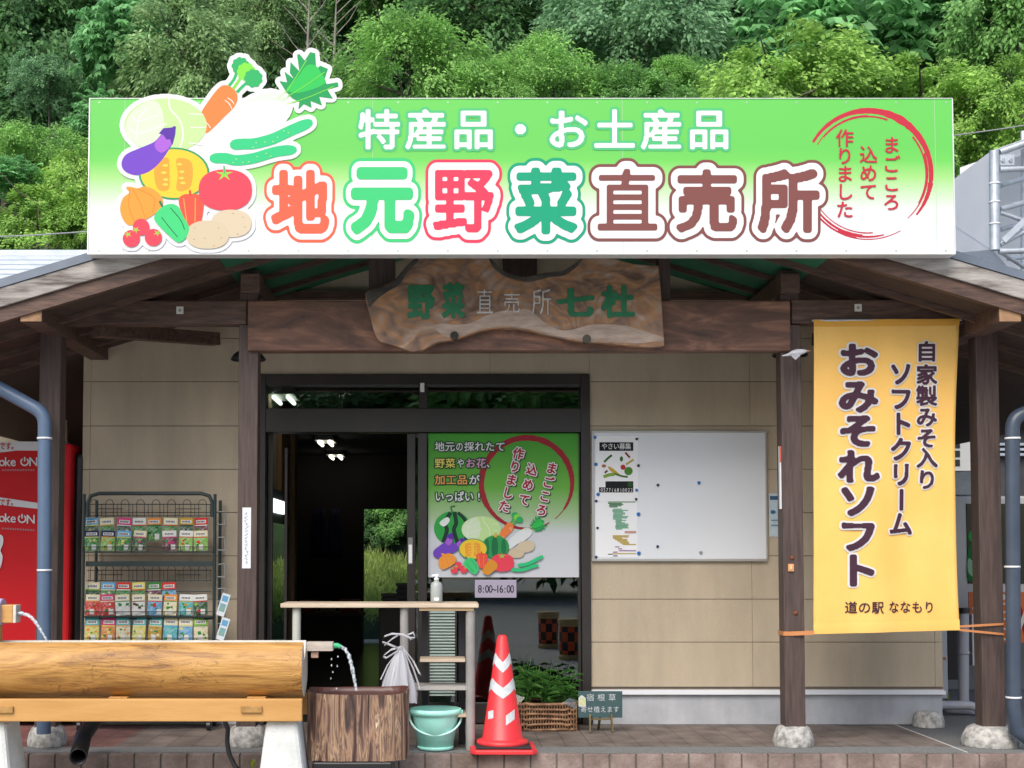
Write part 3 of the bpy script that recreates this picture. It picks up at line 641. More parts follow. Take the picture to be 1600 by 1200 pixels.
dpart(MB().pbox(637.5, 840, 645, 882, -.012, .012).pbox(638.5, 851, 644, 880, -.016, .004, 1), 'handle', [mat('handle_grey', (.2, .2, .2), rough=.4), WHITE], sd_, bevel=.002)
sd2 = dpart(MB().box(GX(417), GX(424), .05, .09, .01, zt).box(GX(443), GX(447), .05, .09, .01, zt - .1), 'parked_door_edge', DARKM)

# ------------------------------------------------------------------ pendant lamps under the porch
for u, v, lab in ((388, 560, 'black dish pendant lamp behind the left inner porch post'), (1234, 553.5, 'black dish pendant lamp behind the right inner porch post')):
    c = P(u, v, -.75); t = thing('pendant_lamp', lab, 'lamp', c, 'pendant lamps under the porch')
    MB().lathe(c, [(.112, -.012), (.115, -.005), (.09, .03), (.05, .055), (.03, .075), (.028, .11), (0, .115)], 28).build('shade', BLACK, t)
    MB().tube([c + Vector((0, 0, .11)), Vector((c.x, c.y, zr(c.x) - .17))], .008, 8).build('stem', BLACK, t)
    MB().lathe(c + Vector((0, 0, .0)), [(0, -.03), (.025, -.025), (.034, 0), (.02, .03), (.0, .04)], 14).build('bulb', mat('bulb_glass', (.55, .55, .52), rough=.2), t)
# bird
bd = P(1243, 552, -1.2)
b = thing('bird', 'small pale bird gliding past the right inner porch post', 'bird', bd)
m_ = MB(); pts = [P(1222, 556, -1.2), P(1231, 554.5, -1.2), P(1238, 552, -1.2), P(1246, 550.5, -1.2), P(1255, 549, -1.2), P(1260, 548.5, -1.2)]
m_.tube(pts, [.003, .008, .016, .021, .015, .008], 12).build('body', mat('bird_down', (.50, .50, .55), (.66, .66, .70), 30, rough=.8), b)
MB().tube([P(1259, 548.5, -1.2), P(1267, 548.2, -1.2)], [.006, .001], 8).build('beak', mat('beak_orange', (.6, .28, .2)), b)
for s in (-1, 1):
    q = [P(1238, 551, -1.2), P(1252, 550, -1.2), P(1250, 556, -1.2 + s * .07), P(1243, 562, -1.2 + s * .13), P(1237, 557, -1.2 + s * .07)]
    MB().add(q, [(0, 1, 2, 3, 4)]).build('wing', mat('bird_wing', (.42, .43, .50), (.58, .58, .62), 30, rough=.8), b, solid=.004)

# ------------------------------------------------------------------ roof sign
SY = -1.75
S = thing('shop_sign', 'long green and white signboard with vegetable pictures on the roof edge', 'shop sign', P(815, 397, SY))
q = [P(141, 155, SY), P(1487.5, 154, SY), P(1490.5, 396, SY), P(138.5, 397, SY)]
x0, x1 = (q[0].x + q[3].x) / 2, (q[1].x + q[2].x) / 2; z1 = (q[0].z + q[1].z) / 2; z0 = (q[2].z + q[3].z) / 2
def gradmat(name, stops, z0, z1, rough=.4):
    m = bpy.data.materials.new(name); m.use_nodes = True; t = m.node_tree; N = t.nodes; L = t.links; b = N['Principled BSDF']; b.inputs['Roughness'].default_value = rough; b.inputs['Specular IOR Level'].default_value = .25
    tc = N.new('ShaderNodeTexCoord'); sp = N.new('ShaderNodeSeparateXYZ'); mr = N.new('ShaderNodeMapRange'); L.new(tc.outputs['Object'], sp.inputs[0]); L.new(sp.outputs[2], mr.inputs[0])
    mr.inputs[1].default_value = z0; mr.inputs[2].default_value = z1; r = N.new('ShaderNodeValToRGB'); L.new(mr.outputs[0], r.inputs[0])
    e = r.color_ramp.elements; e[0].position = stops[0][0]; lk = lambda c: tuple(x * .76 for x in lin(c)[:3]) + (1,); e[0].color = lk(stops[0][1]); e[1].position = stops[-1][0]; e[1].color = lk(stops[-1][1])
    for p, c in stops[1:-1]: k = e.new(p); k.color = lk(c)
    L.new(r.outputs[0], b.inputs['Base Color']); return m
SIGN = gradmat('sign_print', [(0, (240, 244, 250)), (.27, (238, 243, 244)), (.36, (216, 238, 208)), (.49, (172, 230, 140)), (.60, (120, 218, 100)), (.68, (112, 214, 98)), (1, (114, 216, 100))], z0, z1)
MB().box(x0, x1, SY, SY + .10, z0, z1).build('panel', SIGN, S)
mb = MB(); e_ = .010
mb.box(x0 - .006, x1 + .006, SY - .004, SY + .104, z1 + .0005, z1 + .004).box(x0 - .006, x1 + .006, SY - .004, SY + .104, z0 - .004, z0 - .0005).box(x0 - .007, x0 - .0005, SY - .004, SY + .104, z0, z1).box(x1 + .0005, x1 + .007, SY - .004, SY + .104, z0, z1)
mb.build('edge_trim', mat('sign_edge', (.7, .72, .72), rough=.4, metal=.3), S)
mb = MB()
for u in (194, 582, 973, 1462): MB().box(P(u, 270, SY).x - .0012, P(u, 270, SY).x + .0012, SY - .0006, SY - .0001, z0 + .003, z1 - .003).build('panel_seam', mat('seam_grey', (.38, .5, .36), rough=.6), S)
mb = MB()
for u in np.linspace(155, 1478, 18):
    for v in (160, 392): mb.lathe((0, 0, 0), [(0, 0)], 3) if False else mb.add([P(u + 1.6 * math.cos(a), v + 1.6 * math.sin(a), SY - .0012) for a in np.linspace(0, 5.5, 8)], [tuple(range(8))])
mb.build('rivet', mat('rivet_grey', (.36, .5, .36), rough=.4, metal=.4), S)
mb = MB()
for u in (330, 812, 1300): x = P(u, 300, SY).x; mb.box(x - .03, x + .03, SY + .105, RY0 - .035, z0 + .1, z0 + .16)
mb.build('bracket', GALV, S)
Z5 = lambda p: (170 + p[0] / 3.528, 60 + p[1] / 3.528)
# white cut-out board behind the vegetables
gx, gy = np.meshgrid(np.arange(175, 560, 1.0), np.arange(55, 400, 1.0)); M = np.zeros(gx.shape, bool)
for n_ in ORDER:
    for pl, c in VEG[n_]: M |= inpoly([Z5(p) for p in pl], gx, gy)
vs, fs = contour(sdf(M, 12), 7.2)
MB().add([P(175 + x, 55 + y, SY - .0035) for x, y in vs], fs).build('cutout_board', mat('cutout_white', (.64, .65, .66), rough=.4, spec=.25), S, solid=.004)
for i, n_ in enumerate(ORDER): draw(VEG[n_], SY - .006, n_ + '_picture', S, Z5, .00015, start=3 * i)
# lettering
T1 = row('特産品・お土産品', 555.5, 1144.5, 203.5, 66, 68)
letters(MB(), T1, .085, SY - .002).build('heading_outline', flat((88, 205, 135)), S)
letters(MB(), T1, .028, SY - .003).build('heading', flat((246, 247, 248)), S)
BIG = [('地', 424, 266, 514, 364, (255, 108, 80)), ('元', 550, 264, 645, 364, (68, 214, 130)), ('野', 676, 264, 773, 364, (250, 68, 98)), ('菜', 804, 262, 902, 366, (22, 170, 128)), ('直', 932, 262, 1028, 362, (136, 82, 78)), ('売', 1056, 264, 1152, 364, (136, 82, 78)), ('所', 1184, 264, 1280, 364, (136, 82, 78))]
LV = {'地': .048, '元': .060, '野': .032, '菜': .043, '直': .023, '売': .037, '所': .044}
for k, (ch, a, b_, c, d, col) in enumerate(BIG):
    pl = [fitbox(ch, a + 3, b_ + 3, c - 3, d - 3)]; dk = .0001 * k
    letters(MB(), pl, .185, SY - .0015 - dk).build('letter_outline', flat(col), S)
    letters(MB(), pl, .140, SY - .003 - dk).build('letter_border', flat((247, 248, 249)), S)
    letters(MB(), pl, LV[ch], SY - .0045 - dk).build('letter', flat(col), S)
RED = (206, 52, 72)
mb = MB(); cx_, cy_, rr = 1356, 272, 98; ki = 0
for a0, a1, w0, w1, dr in ((-150, -60, 4, 12, 1), (-150, -90, 1.5, 3, -7), (-62, 12, 12, 6, 1), (-40, 30, 3, 1.5, -7), (8, 40, 8, 3, 1), (-20, 48, 4, 1.2, -5), (-140, -70, 2, 3, -8), (75, 118, 2, 5, 0), (95, 155, 5, 2, -1), (60, 140, 1.2, 2, 4), (85, 165, 2, 1, -6), (100, 150, 1.5, 1.5, 3)):
    mb.sheet(arc(cx_, cy_, rr + dr, a0, a1, w0, w1, 30, .12), SY - .0005 - .00008 * ki); ki += 1
mb.build('brush_ring', flat(RED), S)
VT = colm('まごころ', 1393, (227, 257, 287, 316), 29, 29) + colm('込めて', 1357, (242, 271, 300), 29, 29) + colm('作りました', 1320, (216, 244, 272, 300, 328), 29, 29)
letters(MB(), VT, .022, SY - .004).build('ring_text', flat(RED), S)

# ------------------------------------------------------------------ carved wooden name board
WY = YP - .10
z8 = lambda L_: [(560 + x / 3.2, 390 + y / 3.2) for x, y in L_]
outl = z8(ospl([(35, 215), (70, 198), (110, 185), (180, 150), (215, 110), (255, 65), (290, 38), (330, 15), (420, -8), (520, -10), (600, 5), (645, 30), (680, 62), (720, 100), (780, 126), (840, 136), (900, 122), (960, 112), (1020, 108), (1080, 72), (1120, 40), (1150, 18), (1220, 15), (1290, 45), (1340, 65), (1400, 74), (1497, 80)], 3) + [(1500, 82), (1512, 200), (1520, 320), (1530, 478)] + ospl([(1530, 481), (1460, 488), (1400, 484), (1330, 478), (1250, 470), (1170, 462), (1100, 458), (1020, 446), (950, 432), (900, 418), (850, 406), (780, 396), (700, 394), (650, 400), (600, 410), (540, 430), (480, 450), (440, 456), (400, 462), (365, 478), (330, 497), (300, 506), (265, 510), (235, 500), (205, 488), (150, 472), (115, 462), (95, 445), (78, 410), (70, 380), (58, 330), (43, 280), (36, 240)], 3))
BURL = bpy.data.materials.new('burl_wood'); BURL.use_nodes = True
t = BURL.node_tree; N = t.nodes; L = t.links; b_ = N['Principled BSDF']; b_.inputs['Roughness'].default_value = .6
tc = N.new('ShaderNodeTexCoord'); mp = N.new('ShaderNodeMapping'); mp.inputs['Scale'].default_value = (1, 1, 1.7); L.new(tc.outputs['Object'], mp.inputs[0])
n1 = N.new('ShaderNodeTexNoise'); n1.inputs['Scale'].default_value = 2.0; n1.inputs['Detail'].default_value = 3; n1.inputs['Distortion'].default_value = .8; L.new(mp.outputs[0], n1.inputs[0])
mu = N.new('ShaderNodeMath'); mu.operation = 'MULTIPLY'; mu.inputs[1].default_value = 60; L.new(n1.outputs['Fac'], mu.inputs[0])
si = N.new('ShaderNodeMath'); si.operation = 'SINE'; L.new(mu.outputs[0], si.inputs[0])
n2 = N.new('ShaderNodeTexNoise'); n2.inputs['Scale'].default_value = 4.0; n2.inputs['Detail'].default_value = 6; n2.inputs['Distortion'].default_value = 1.5; L.new(mp.outputs[0], n2.inputs[0])
r1 = N.new('ShaderNodeValToRGB'); e = r1.color_ramp.elements; e[0].position = .3; e[0].color = (.12, .066, .042, 1); e[1].position = .72; e[1].color = (.44, .32, .235, 1)
for p_, c_ in ((.45, (.25, .155, .105, 1)), (.52, (.36, .18, .075, 1)), (.58, (.31, .21, .15, 1))): k = e.new(p_); k.color = c_
L.new(n2.outputs['Fac'], r1.inputs[0])
mr = N.new('ShaderNodeMapRange'); mr.inputs[1].default_value = -1; mr.inputs[2].default_value = 1; mr.inputs[3].default_value = .78; mr.inputs[4].default_value = 1.1; L.new(si.outputs[0], mr.inputs[0])
mx = N.new('ShaderNodeMix'); mx.data_type = 'RGBA'; mx.blend_type = 'MULTIPLY'; mx.inputs[0].default_value = 1; L.new(r1.outputs[0], mx.inputs[6]); L.new(mr.outputs[0], mx.inputs[7]); L.new(mx.outputs[2], b_.inputs['Base Color'])
bp = N.new('ShaderNodeBump'); bp.inputs['Strength'].default_value = .35; bp.inputs['Distance'].default_value = .01; L.new(n2.outputs['Fac'], bp.inputs['Height']); L.new(bp.outputs[0], b_.inputs['Normal'])
WB = thing('name_board', 'carved burl wood name board with green characters on the porch girder', 'name board', P(810, 545, WY))
MB().prism(outl, WY, .062).build('slab', BURL, WB, bevel=.008)
PALE = mat('pale_sapwood', (.30, .22, .17), (.47, .37, .30), 6, (1, 1, 5), .65, bump=.25, bscale=15)
BARK = mat('dark_bark_edge', (.03, .028, .024), (.09, .08, .065), 9, rough=.9, bump=.8, bscale=18)
low = spl([(480, 440), (540, 422), (600, 402), (650, 392), (700, 386), (780, 388), (850, 398), (900, 410), (950, 425), (1020, 438), (1100, 450), (1170, 454), (1250, 462), (1330, 466), (1400, 468), (1460, 462), (1522, 452), (1520, 438), (1440, 410), (1340, 382), (1250, 374), (1150, 378), (1060, 402), (1000, 400), (940, 370), (880, 320), (840, 295), (790, 305), (720, 306), (640, 330), (560, 368), (480, 376), (420, 368), (380, 385), (400, 410), (430, 432)], 3)
MB().sheet(z8(low), WY - .0015).build('sapwood_band', PALE, WB)
bark = spl([(650, 34), (680, 62), (720, 100), (780, 126), (840, 136), (900, 122), (960, 112), (1020, 106), (1080, 70), (1118, 42), (1112, 62), (1085, 90), (1030, 128), (960, 135), (905, 150), (840, 160), (780, 148), (720, 126), (670, 80)], 3)
MB().prism(z8(bark), WY - .012, .05).build('bark_edge', BARK, WB, bevel=.006)
bark = spl([(38, 216), (70, 200), (110, 187), (180, 152), (215, 112), (255, 67), (290, 40), (300, 55), (262, 92), (232, 130), (205, 175), (150, 205), (95, 245), (62, 280), (50, 280)], 3)
MB().prism(z8(bark), WY - .010, .05).build('bark_edge', BARK, WB, bevel=.006)
GCH = mat('green_carved_paint', (.008, .13, .055), (.012, .17, .07), 20, rough=.6)
for ch, bb in (('野', (638, 447, 678, 497)), ('菜', (692, 443, 725, 496)), ('七', (872, 452, 927, 493)), ('杜', (941, 447, 990, 495))):
    letters(MB(), [fitbox(ch, *bb)], .05, WY - .004).build('carved_character', GCH, WB, solid=.002)
for ch, bb in (('直', (745, 451, 770, 490)), ('売', (787, 456, 812, 489)), ('所', (831, 451, 861, 492))):
    letters(MB(), [fitbox(ch, *bb)], -.008, WY - .004).build('worn_character', mat('worn_white', (.36, .36, .35), (.60, .62, .62), 30, rough=.7), WB, solid=.002)
for u, v in ((710, 524), (917, 529)):
    c = P(u, v, WY - .02); MB().lathe((0, 0, 0), [(.0, -.02), (.018, -.018), (.026, 0), (.026, .03)], 16).v
    m_ = MB(); m_.tube([c, c + Vector((0, .07, 0))], .026, 16); m_.build('peg', BARK, WB, bevel=.004)
# ------------------------------------------------------------------ door poster and hours plate
PY = .004
DP = thing('door_poster', 'green and white vegetable poster taped on the glass sliding door', 'poster', P(787, 902, PY))
px0, px1, pz0, pz1 = GX(669), GX(904.5), GZ(902), GZ(677)
MB().box(px0, px1, PY - .006, PY + .003, pz0, pz1).build('sheet', gradmat('poster_print', [(0, (222, 226, 234)), (.30, (218, 224, 230)), (.42, (176, 208, 160)), (.62, (112, 186, 72)), (1, (70, 168, 52))], pz0, pz1), DP)
py_ = PY - .008
for k, (a0, a1, w0, w1, dr) in enumerate(((-200, -20, 9, 9, 0), (-20, 35, 9, 3, 1), (-30, 52, 3, 1, -6), (150, 165, 8, 9, 0), (85, 150, 3, 7, 0), (80, 140, 2, 2, 5), (60, 110, 1.5, 3, -4), (100, 150, 2, 2, -6))):
    MB().sheet(arc(823, 755, 71, a0, a1, w0, w1, 40, .1), py_ - .0004 * k).build('brush_stroke', flat((168, 40, 55)), DP)
yy = PY - .012; o_ = flat((28, 78, 50)); wt = flat((238, 240, 240))
def poster_line(segs, v, h):
    allp = [p for s in segs for p in row(s[0], s[1], s[2], v, h)]
    letters(MB(), allp, .13, yy).build('text_shadow', o_, DP)
    for s, a, b_, c in segs: letters(MB(), row(s, a, b_, v, h), .025, yy - .003).build('text', flat(c), DP)
wc = (236, 240, 240)
poster_line([('地元', 679, 711, wc), ('の', 712, 724, wc), ('採れたて', 725, 790, wc)], 698, 16)
poster_line([('野菜', 679, 712, (240, 226, 110)), ('や', 714, 726, wc), ('お花', 727, 760, (226, 170, 205)), ('、', 760, 774, wc)], 724, 16)
poster_line([('加工品', 679, 731, (244, 176, 90)), ('が', 732, 750, wc)], 750, 16)
poster_line([('いっぱい!', 679, 756, wc)], 776, 17)
sl_ = []
for s, (ua, va), (ub, vb) in (('作りました', (810, 709), (788, 791)), ('込めて', (831, 734), (819, 781)), ('まごころ', (862, 732), (846, 797))):
    n = len(s)
    for i, c in enumerate(s): t_ = i / (n - 1); sl_.append((c, ua + (ub - ua) * t_, va + (vb - va) * t_, 18, 19, 0))
letters(MB(), [(c, u + 1.5, v + 1.5, a, b_, r) for c, u, v, a, b_, r in sl_], .12, yy - .0005, tilt=13).build('text_shadow', flat((50, 70, 60)), DP)
letters(MB(), sl_, .12, yy - .003, tilt=13).build('text_border', wt, DP)
letters(MB(), sl_, .035, yy - .005, tilt=13).build('ring_text', flat((176, 30, 52)), DP)
SQ = VEG['squash']
k = 0
CT = [x for x in VEG['carrot']]; DK = VEG['daikon']
for nm, pl, cu, cv, wd, rot in (('watermelon', VEG['melon'], 707, 821, 58, 0), ('cabbage', VEG['cabbage'], 752, 827, 62, 0), ('daikon', DK, 823, 832, 64, 0), ('carrot', CT, 799, 822, 36, 0), ('squash', SQ, 774, 853, 43, 0), ('potato', [VEG['potato'][0]], 822, 854, 27, -10), ('potato', [VEG['potato'][1]], 807, 864, 24, 0), ('eggplant', VEG['eggplant'], 710, 852, 30, 8), ('eggplant', VEG['eggplant'], 693, 853, 38, -14), ('pumpkin', VEG['pumpkin'], 739, 858, 45, 0),
     ('onion', VEG['onion'], 699, 877, 28, 0), ('cherry_tomato', VEG['cherry_tomato'], 717, 887, 26, 0), ('leek', VEG['cucumber'][:2], 824, 881, 52, -4), ('tomato', VEG['tomato'], 785, 878, 36, 0), ('red_pepper', VEG['red_pepper'], 753, 875, 18, 0), ('green_pepper', VEG['green_pepper'], 736, 883, 24, 0), ('orange_pepper', [(p, (236, 158, 54)) for p, c in VEG['green_pepper'][:1]], 765, 886, 23, 80)):
    draw(pl, py_ - .004, nm + '_picture', DP, fitfn(nm, cu, cv, wd, pl, rot), .0003, start=k); k += 3 if len(pl) < 5 else 5
HP = thing('hours_plate', 'small lilac opening hours plate 8:00 to 16:00 below the door poster', 'sign', P(775, 934, PY))
MB().pbox(742, 906, 807, 934, PY - .008, .008).build('plate', mat('lilac_plate', (.40, .36, .47), rough=.4), HP, bevel=.003)
letters(MB(), row('8:00~16:00', 747, 803, 920, 17, 13), .012, PY - .0095).build('hours_text', flat((34, 30, 40)), HP)

# ------------------------------------------------------------------ whiteboard
WBY = -.05
WHB = thing('whiteboard', 'large white notice board with magnets on the tan wall beside the door', 'whiteboard', P(1062, 877, WBY))
MB().pbox(929, 676.5, 1196, 873, WBY + .006, .014).build('board', mat('whiteboard_face', (.70, .74, .78), (.73, .77, .81), 1.5, rough=.25), WHB)
MB().pbox(925, 673, 1199, 676.4, WBY, .03).pbox(925, 873.1, 1199, 877, WBY - .004, .034).pbox(925, 676.5, 928.9, 873, WBY, .03).pbox(1196.1, 676.5, 1199, 873, WBY, .03).build('frame', mat('board_aluminium', (.48, .48, .46), rough=.35, metal=.4), WHB, bevel=.002)
PP = WBY + .0035
pa_ = thing('vegetable_flyer', 'white flyer with black banner and vegetable photos at the top of the whiteboard', 'flyer', P(962, 783, PP))
MB().pbox(931, 681, 997, 783, PP, .002).build('paper', mat('flyer_paper', (.80, .82, .84), rough=.6), pa_)
ink = flat((22, 24, 26))
MB().pbox(936.5, 691, 989.5, 704.5, PP - .0008, .0007).build('black_banner', ink, pa_); MB().pbox(946, 752, 989.5, 761.4, PP - .0008, .0007).pbox(936, 761.4, 989.5, 769.5, PP - .0008, .0007).build('black_banner', ink, pa_)
letters(MB(), row('やさい募集', 940, 986, 697.5, 10.5, 9.5), .02, PP - .0015).build('banner_text', wt, pa_)
letters(MB(), row('0577(68)0022', 938, 989, 765.5, 8, 6.5), .01, PP - .0015).build('phone_text', wt, pa_)
fl = [(stroke([(944, 722), (950, 716), (956, 711)], 3.5), (70, 120, 60)), (spl([(950, 729), (956, 731), (966, 739), (970, 743), (964, 743), (953, 735)]), (222, 186, 70)), (stroke([(960, 740), (972, 744), (981, 745)], 3), (80, 130, 60)), (ell(973.5, 730, 4, 4), (205, 50, 60)), (ell(982, 736, 6.5, 6.5), (90, 150, 50)), (ell(943.5, 728, 3.5, 2.5), (190, 110, 90)), (stroke([(943, 745), (952, 742), (960, 741)], 5), (140, 185, 70)), (stroke([(978, 726), (984, 722), (990, 718)], 3), (206, 190, 80)), (stroke([(977, 707), (984, 715)], 3), (150, 50, 45)), (ell(971, 717, 2.5, 4), (60, 120, 55)), (stroke([(945, 739), (949, 735)], 3), (120, 70, 50)), (ell(984.5, 757, 4.2, 4.2), (40, 90, 45))]
draw(fl, PP - .001, 'vegetable_picture', pa_, step=.0002)
pb_ = thing('crop_calendar', 'white harvest calendar sheet with green and yellow bars at the bottom of the whiteboard', 'notice', P(962, 871, PP))
MB().pbox(931, 783.6, 996, 871, PP, .002).build('paper', mat('flyer_paper', (.80, .82, .84), rough=.6), pb_)
bars = []; rr_ = random.Random(3)
for i in range(4): bars.append((952 + rr_.uniform(-2, 2) + (0 if i else -1), 786.5 + i * 1.9, (972, 974, 971, 965)[i], (40, 125, 60)))
bars.append((950, 783.9 + .6, 993, (120, 165, 110)))
for i in range(17): bars.append((957.5 + (i > 8) * 4 + rr_.uniform(-1, 1), 795.5 + i * 1.95, 974 + rr_.uniform(-3, 9), (110, 185, 145)))
for i in range(2): bars.append((976, 830.5 + i * 2, 994, (222, 160, 145)))
for i in range(8): bars.append((957.5 + max(0, i - 2) * 3.1, 837 + i * 1.95, (983, 982, 972, 980, 980, 982, 983, 994)[i], (214, 186, 80)))
for a in ((961, 854.5, 968), (966, 857.5, 972), (967, 860.5, 994), (958, 862.5, 965)): bars.append(a + ((170, 110, 175),))
for a in ((950, 866, 957), ): bars.append(a + ((90, 105, 55),))
bars.append((957, 865, 994, (205, 185, 90))); bars.append((958, 868.5, 965, (80, 90, 160)))
draw([([(a, v - .75), (c, v - .75), (c, v + .75), (a, v + .75)], col) for a, v, c, col in bars], PP - .001, 'bar_chart', pb_, step=.00005)
for k, (u, v, c, r, lab) in enumerate(((929.5, 683.5, 0, 2.6, 'blue magnet at the top left corner of the flyer'), (931, 725.5, 0, 2.8, 'blue magnet at the left edge of the flyer, half way up'), (934.5, 772.5, 0, 2.8, 'blue magnet at the bottom left corner of the flyer'), (994.5, 766, 0, 2.4, 'blue magnet at the bottom right corner of the flyer'), (997.5, 803.5, 0, 3, 'big blue magnet on the upper right edge of the calendar sheet'), (998, 864.5, 0, 3, 'big blue magnet at the bottom right corner of the calendar sheet'), (1092, 754.5, 0, 2.6, 'lone blue magnet on the empty right half of the whiteboard'),
      (995, 686, 1, 2.1, 'black magnet at the top right corner of the flyer'), (997.5, 727.5, 1, 2.2, 'black magnet at the right edge of the flyer, half way up'), (994, 780, 1, 2.1, 'black magnet at the top right corner of the calendar sheet'), (1028, 758, 1, 2.2, 'lone dark magnet in the middle left of the bare whiteboard'), (1027.5, 854, 2, 2.2, 'navy magnet low on the bare whiteboard'), (931.5, 783, 2, 2.2, 'navy magnet at the top left corner of the calendar sheet'), (933.5, 825, 1, 2, 'black magnet at the left edge of the calendar sheet'), (931.5, 870.5, 2, 2.2, 'navy magnet at the bottom left corner of the calendar sheet'), (1095, 863.5, 3, 2.5, 'grey magnet low on the right half of the whiteboard'))):
    p = P(u, v, PP - .0002); m_ = MB(); rad = r / 222
    m_.tube([p, p + Vector((0, -.006, 0)), p + Vector((0, -.008, 0))], [rad, rad, rad * .8], 14)
    tag(m_.build('magnet', [mat('magnet_blue', (.02, .16, .50), rough=.35), mat('magnet_black', (.012, .02, .026), rough=.35), mat('magnet_navy', (.012, .03, .11), rough=.35), mat('magnet_grey', (.28, .29, .30), rough=.4)][c]), lab, 'magnet', 'magnets on the whiteboard')
# pale blue notice beside the whiteboard, half behind the post
nb = thing('wall_notice', 'pale blue notice sheet on the wall right of the whiteboard, half behind the post', 'notice', P(1212, 838, -.03))
MB().pbox(1201.5, 771, 1232, 838.5, -.027, .002).build('sheet', mat('notice_blue', (.42, .58, .68), (.60, .66, .68), 14, rough=.6), nb)
draw([([(1203, 775), (1230, 775), (1230, 781), (1203, 781)], (70, 110, 150)), (ell(1208, 800, 4, 3), (60, 120, 170)), (ell(1219, 800, 3, 8), (30, 50, 90)), ([(1205, 812), (1228, 812), (1228, 814), (1205, 814)], (130, 160, 180)), ([(1205, 820), (1228, 820), (1228, 822), (1205, 822)], (130, 160, 180))], -.029, 'print', nb)

# strips and small fittings on the posts
st = thing('post_sticker', 'long white vertical sticker strip on the left inner post', 'sticker', P(385, 888, YP))
MB().pbox(378.5, 793, 392, 888, YP - .003, .0025).build('strip', mat('sticker_white', (.66, .70, .74), rough=.5), st)
rr_ = random.Random(11); mk = []
for i in range(15):
    v = 801 + i * 5.4
    for q in range(3): a = rr_.uniform(-3.2, 1.0); mk.append(([(385 + a, v + q * 1.4), (385 + a + rr_.uniform(1.5, 3), v + q * 1.4), (385 + a + rr_.uniform(1.5, 3), v + q * 1.4 + .7), (385 + a, v + q * 1.4 + .7)], (70, 72, 84)))
draw(mk, YP - .0035, 'faint_print', st, step=.00001)
s2 = thing('edge_sticker', 'narrow white and red sticker strip on the left edge of the right inner post', 'sticker', P(1220, 760, YP))
MB().pbox(1218.5, 697, 1223.2, 795, YP + .02, .03).pbox(1218.2, 697, 1221, 722, YP + .015, .004, 1).build('strip', [mat('sticker_white', (.66, .70, .74)), mat('sticker_red', (.5, .1, .08))], s2)
hk = thing('post_hook', 'small orange plastic hook on the right inner post', 'hook', P(1236, 892, YP))
MB().pbox(1231.5, 881, 1241, 893, YP - .012, .011).build('hook_body', mat('hook_orange', (.62, .30, .12), rough=.4), hk, bevel=.004)
MB().pbox(1234.5, 883.5, 1238, 890, YP - .018, .0055).build('hook_tip', mat('hook_pale', (.72, .48, .28), rough=.4), hk, bevel=.002)
for v, u, lab in ((871.5, 1237.5, 'rusty bolt head just above the orange hook on the right inner post'), (958, 1243.5, 'rusty bolt head low on the right inner post above the banner strap')):
    p = P(u, v, YP); tag(MB().tube([p, p + Vector((0, -.006, 0)), p + Vector((0, -.009, 0))], [.014, .013, .004], 10).build('rusty_bolt', mat('rust', (.25, .06, .02), (.10, .04, .02), 90, rough=.8)), lab, 'bolt', 'rusty bolts on the right inner post')

# ------------------------------------------------------------------ yellow banner
BY = YP - .045
BN = thing('hanging_banner', 'tall yellow cloth banner with dark brown lettering hung between the right posts', 'banner', P(1385, 990, BY))
def bwave(s, t): return .010 * math.sin(s * 9 + 1.5 * t) * (.3 + .7 * t) + .006 * math.sin(s * 19 + t * 3) * (.25 + .75 * t) + .004 * math.sin(s * 5 - t * 11)
def bpt(s, t):
    ul = 1271.5 + .6 * t; ur = 1498.8 - 6.5 * math.sin(math.pi * t) ** 1 * (1 if t < .95 else 1) + (2.0 if t > .97 else 0) * 0; vt = 499.5 - 1.2 * s; vb = 991 - 6.5 * s
    p = P(ul + (ur - ul) * s, vt + (vb - vt) * t, BY); p.y += bwave(s, t); return p
nx, ny = 40, 60; m_ = MB()
m_.add([bpt(i / nx, j / ny) for j in range(ny + 1) for i in range(nx + 1)], [(j * (nx + 1) + i, j * (nx + 1) + i + 1, (j + 1) * (nx + 1) + i + 1, (j + 1) * (nx + 1) + i) for j in range(ny) for i in range(nx)], 0, True)
YEL = mat('yellow_cloth', (.77, .45, .11), (.83, .51, .14), 3, (1, 1, .6), .85, bump=.12, bscale=300)
m_.build('cloth', YEL, BN, solid=.002)
for t0, t1, nm in ((.0, .022, 'top_hem'), (.965, 1.0, 'bottom_hem')):
    m_ = MB(); vs = []
    for j in range(3):
        for i in range(nx + 1): p = bpt(i / nx, t0 + (t1 - t0) * j / 2); p.y -= .004 + (.003 if j == 1 else 0); vs.append(p)
    m_.add(vs, [(j * (nx + 1) + i, j * (nx + 1) + i + 1, (j + 1) * (nx + 1) + i + 1, (j + 1) * (nx + 1) + i) for j in range(2) for i in range(nx)], 0, True)
    m_.build(nm, mat('yellow_hem', (.66, .34, .05), rough=.85) if t0 == 0 else YEL, BN)
MB().tube([P(1269, 501, BY + .006), P(1502, 499.5, BY + .006)], .008, 8).build('rod', GALV, BN)
for a, b_ in ((P(1236, 990, YP - .004), P(1272, 988.5, BY + .004)), (P(1498, 979, BY + .004), P(1568, 975, YP - .006)), (P(1498, 984, BY + .004), P(1568, 991, YP - .006))):
    MB().bar(a, b_, .004, .026 if a.x < 2.5 else .014).build('strap', mat('strap_orange', (.50, .20, .07), rough=.7), BN)
x_, zc_ = PX['c'], P(1236, 990, YP).z
MB().box(x_[0] - .004, P(1240, 990, YP).x, YP - .005, YP - .001, zc_ - .013, zc_ + .013).box(x_[0] - .005, x_[0] - .001, YP - .004, YP + .13, zc_ - .013, zc_ + .013).build('strap', mat('strap_orange', (.5, .2, .07)), BN)
BT = colm('おみそれソフト', 1340, (564, 620, 674, 730, 783, 838, 892), 64, 55)
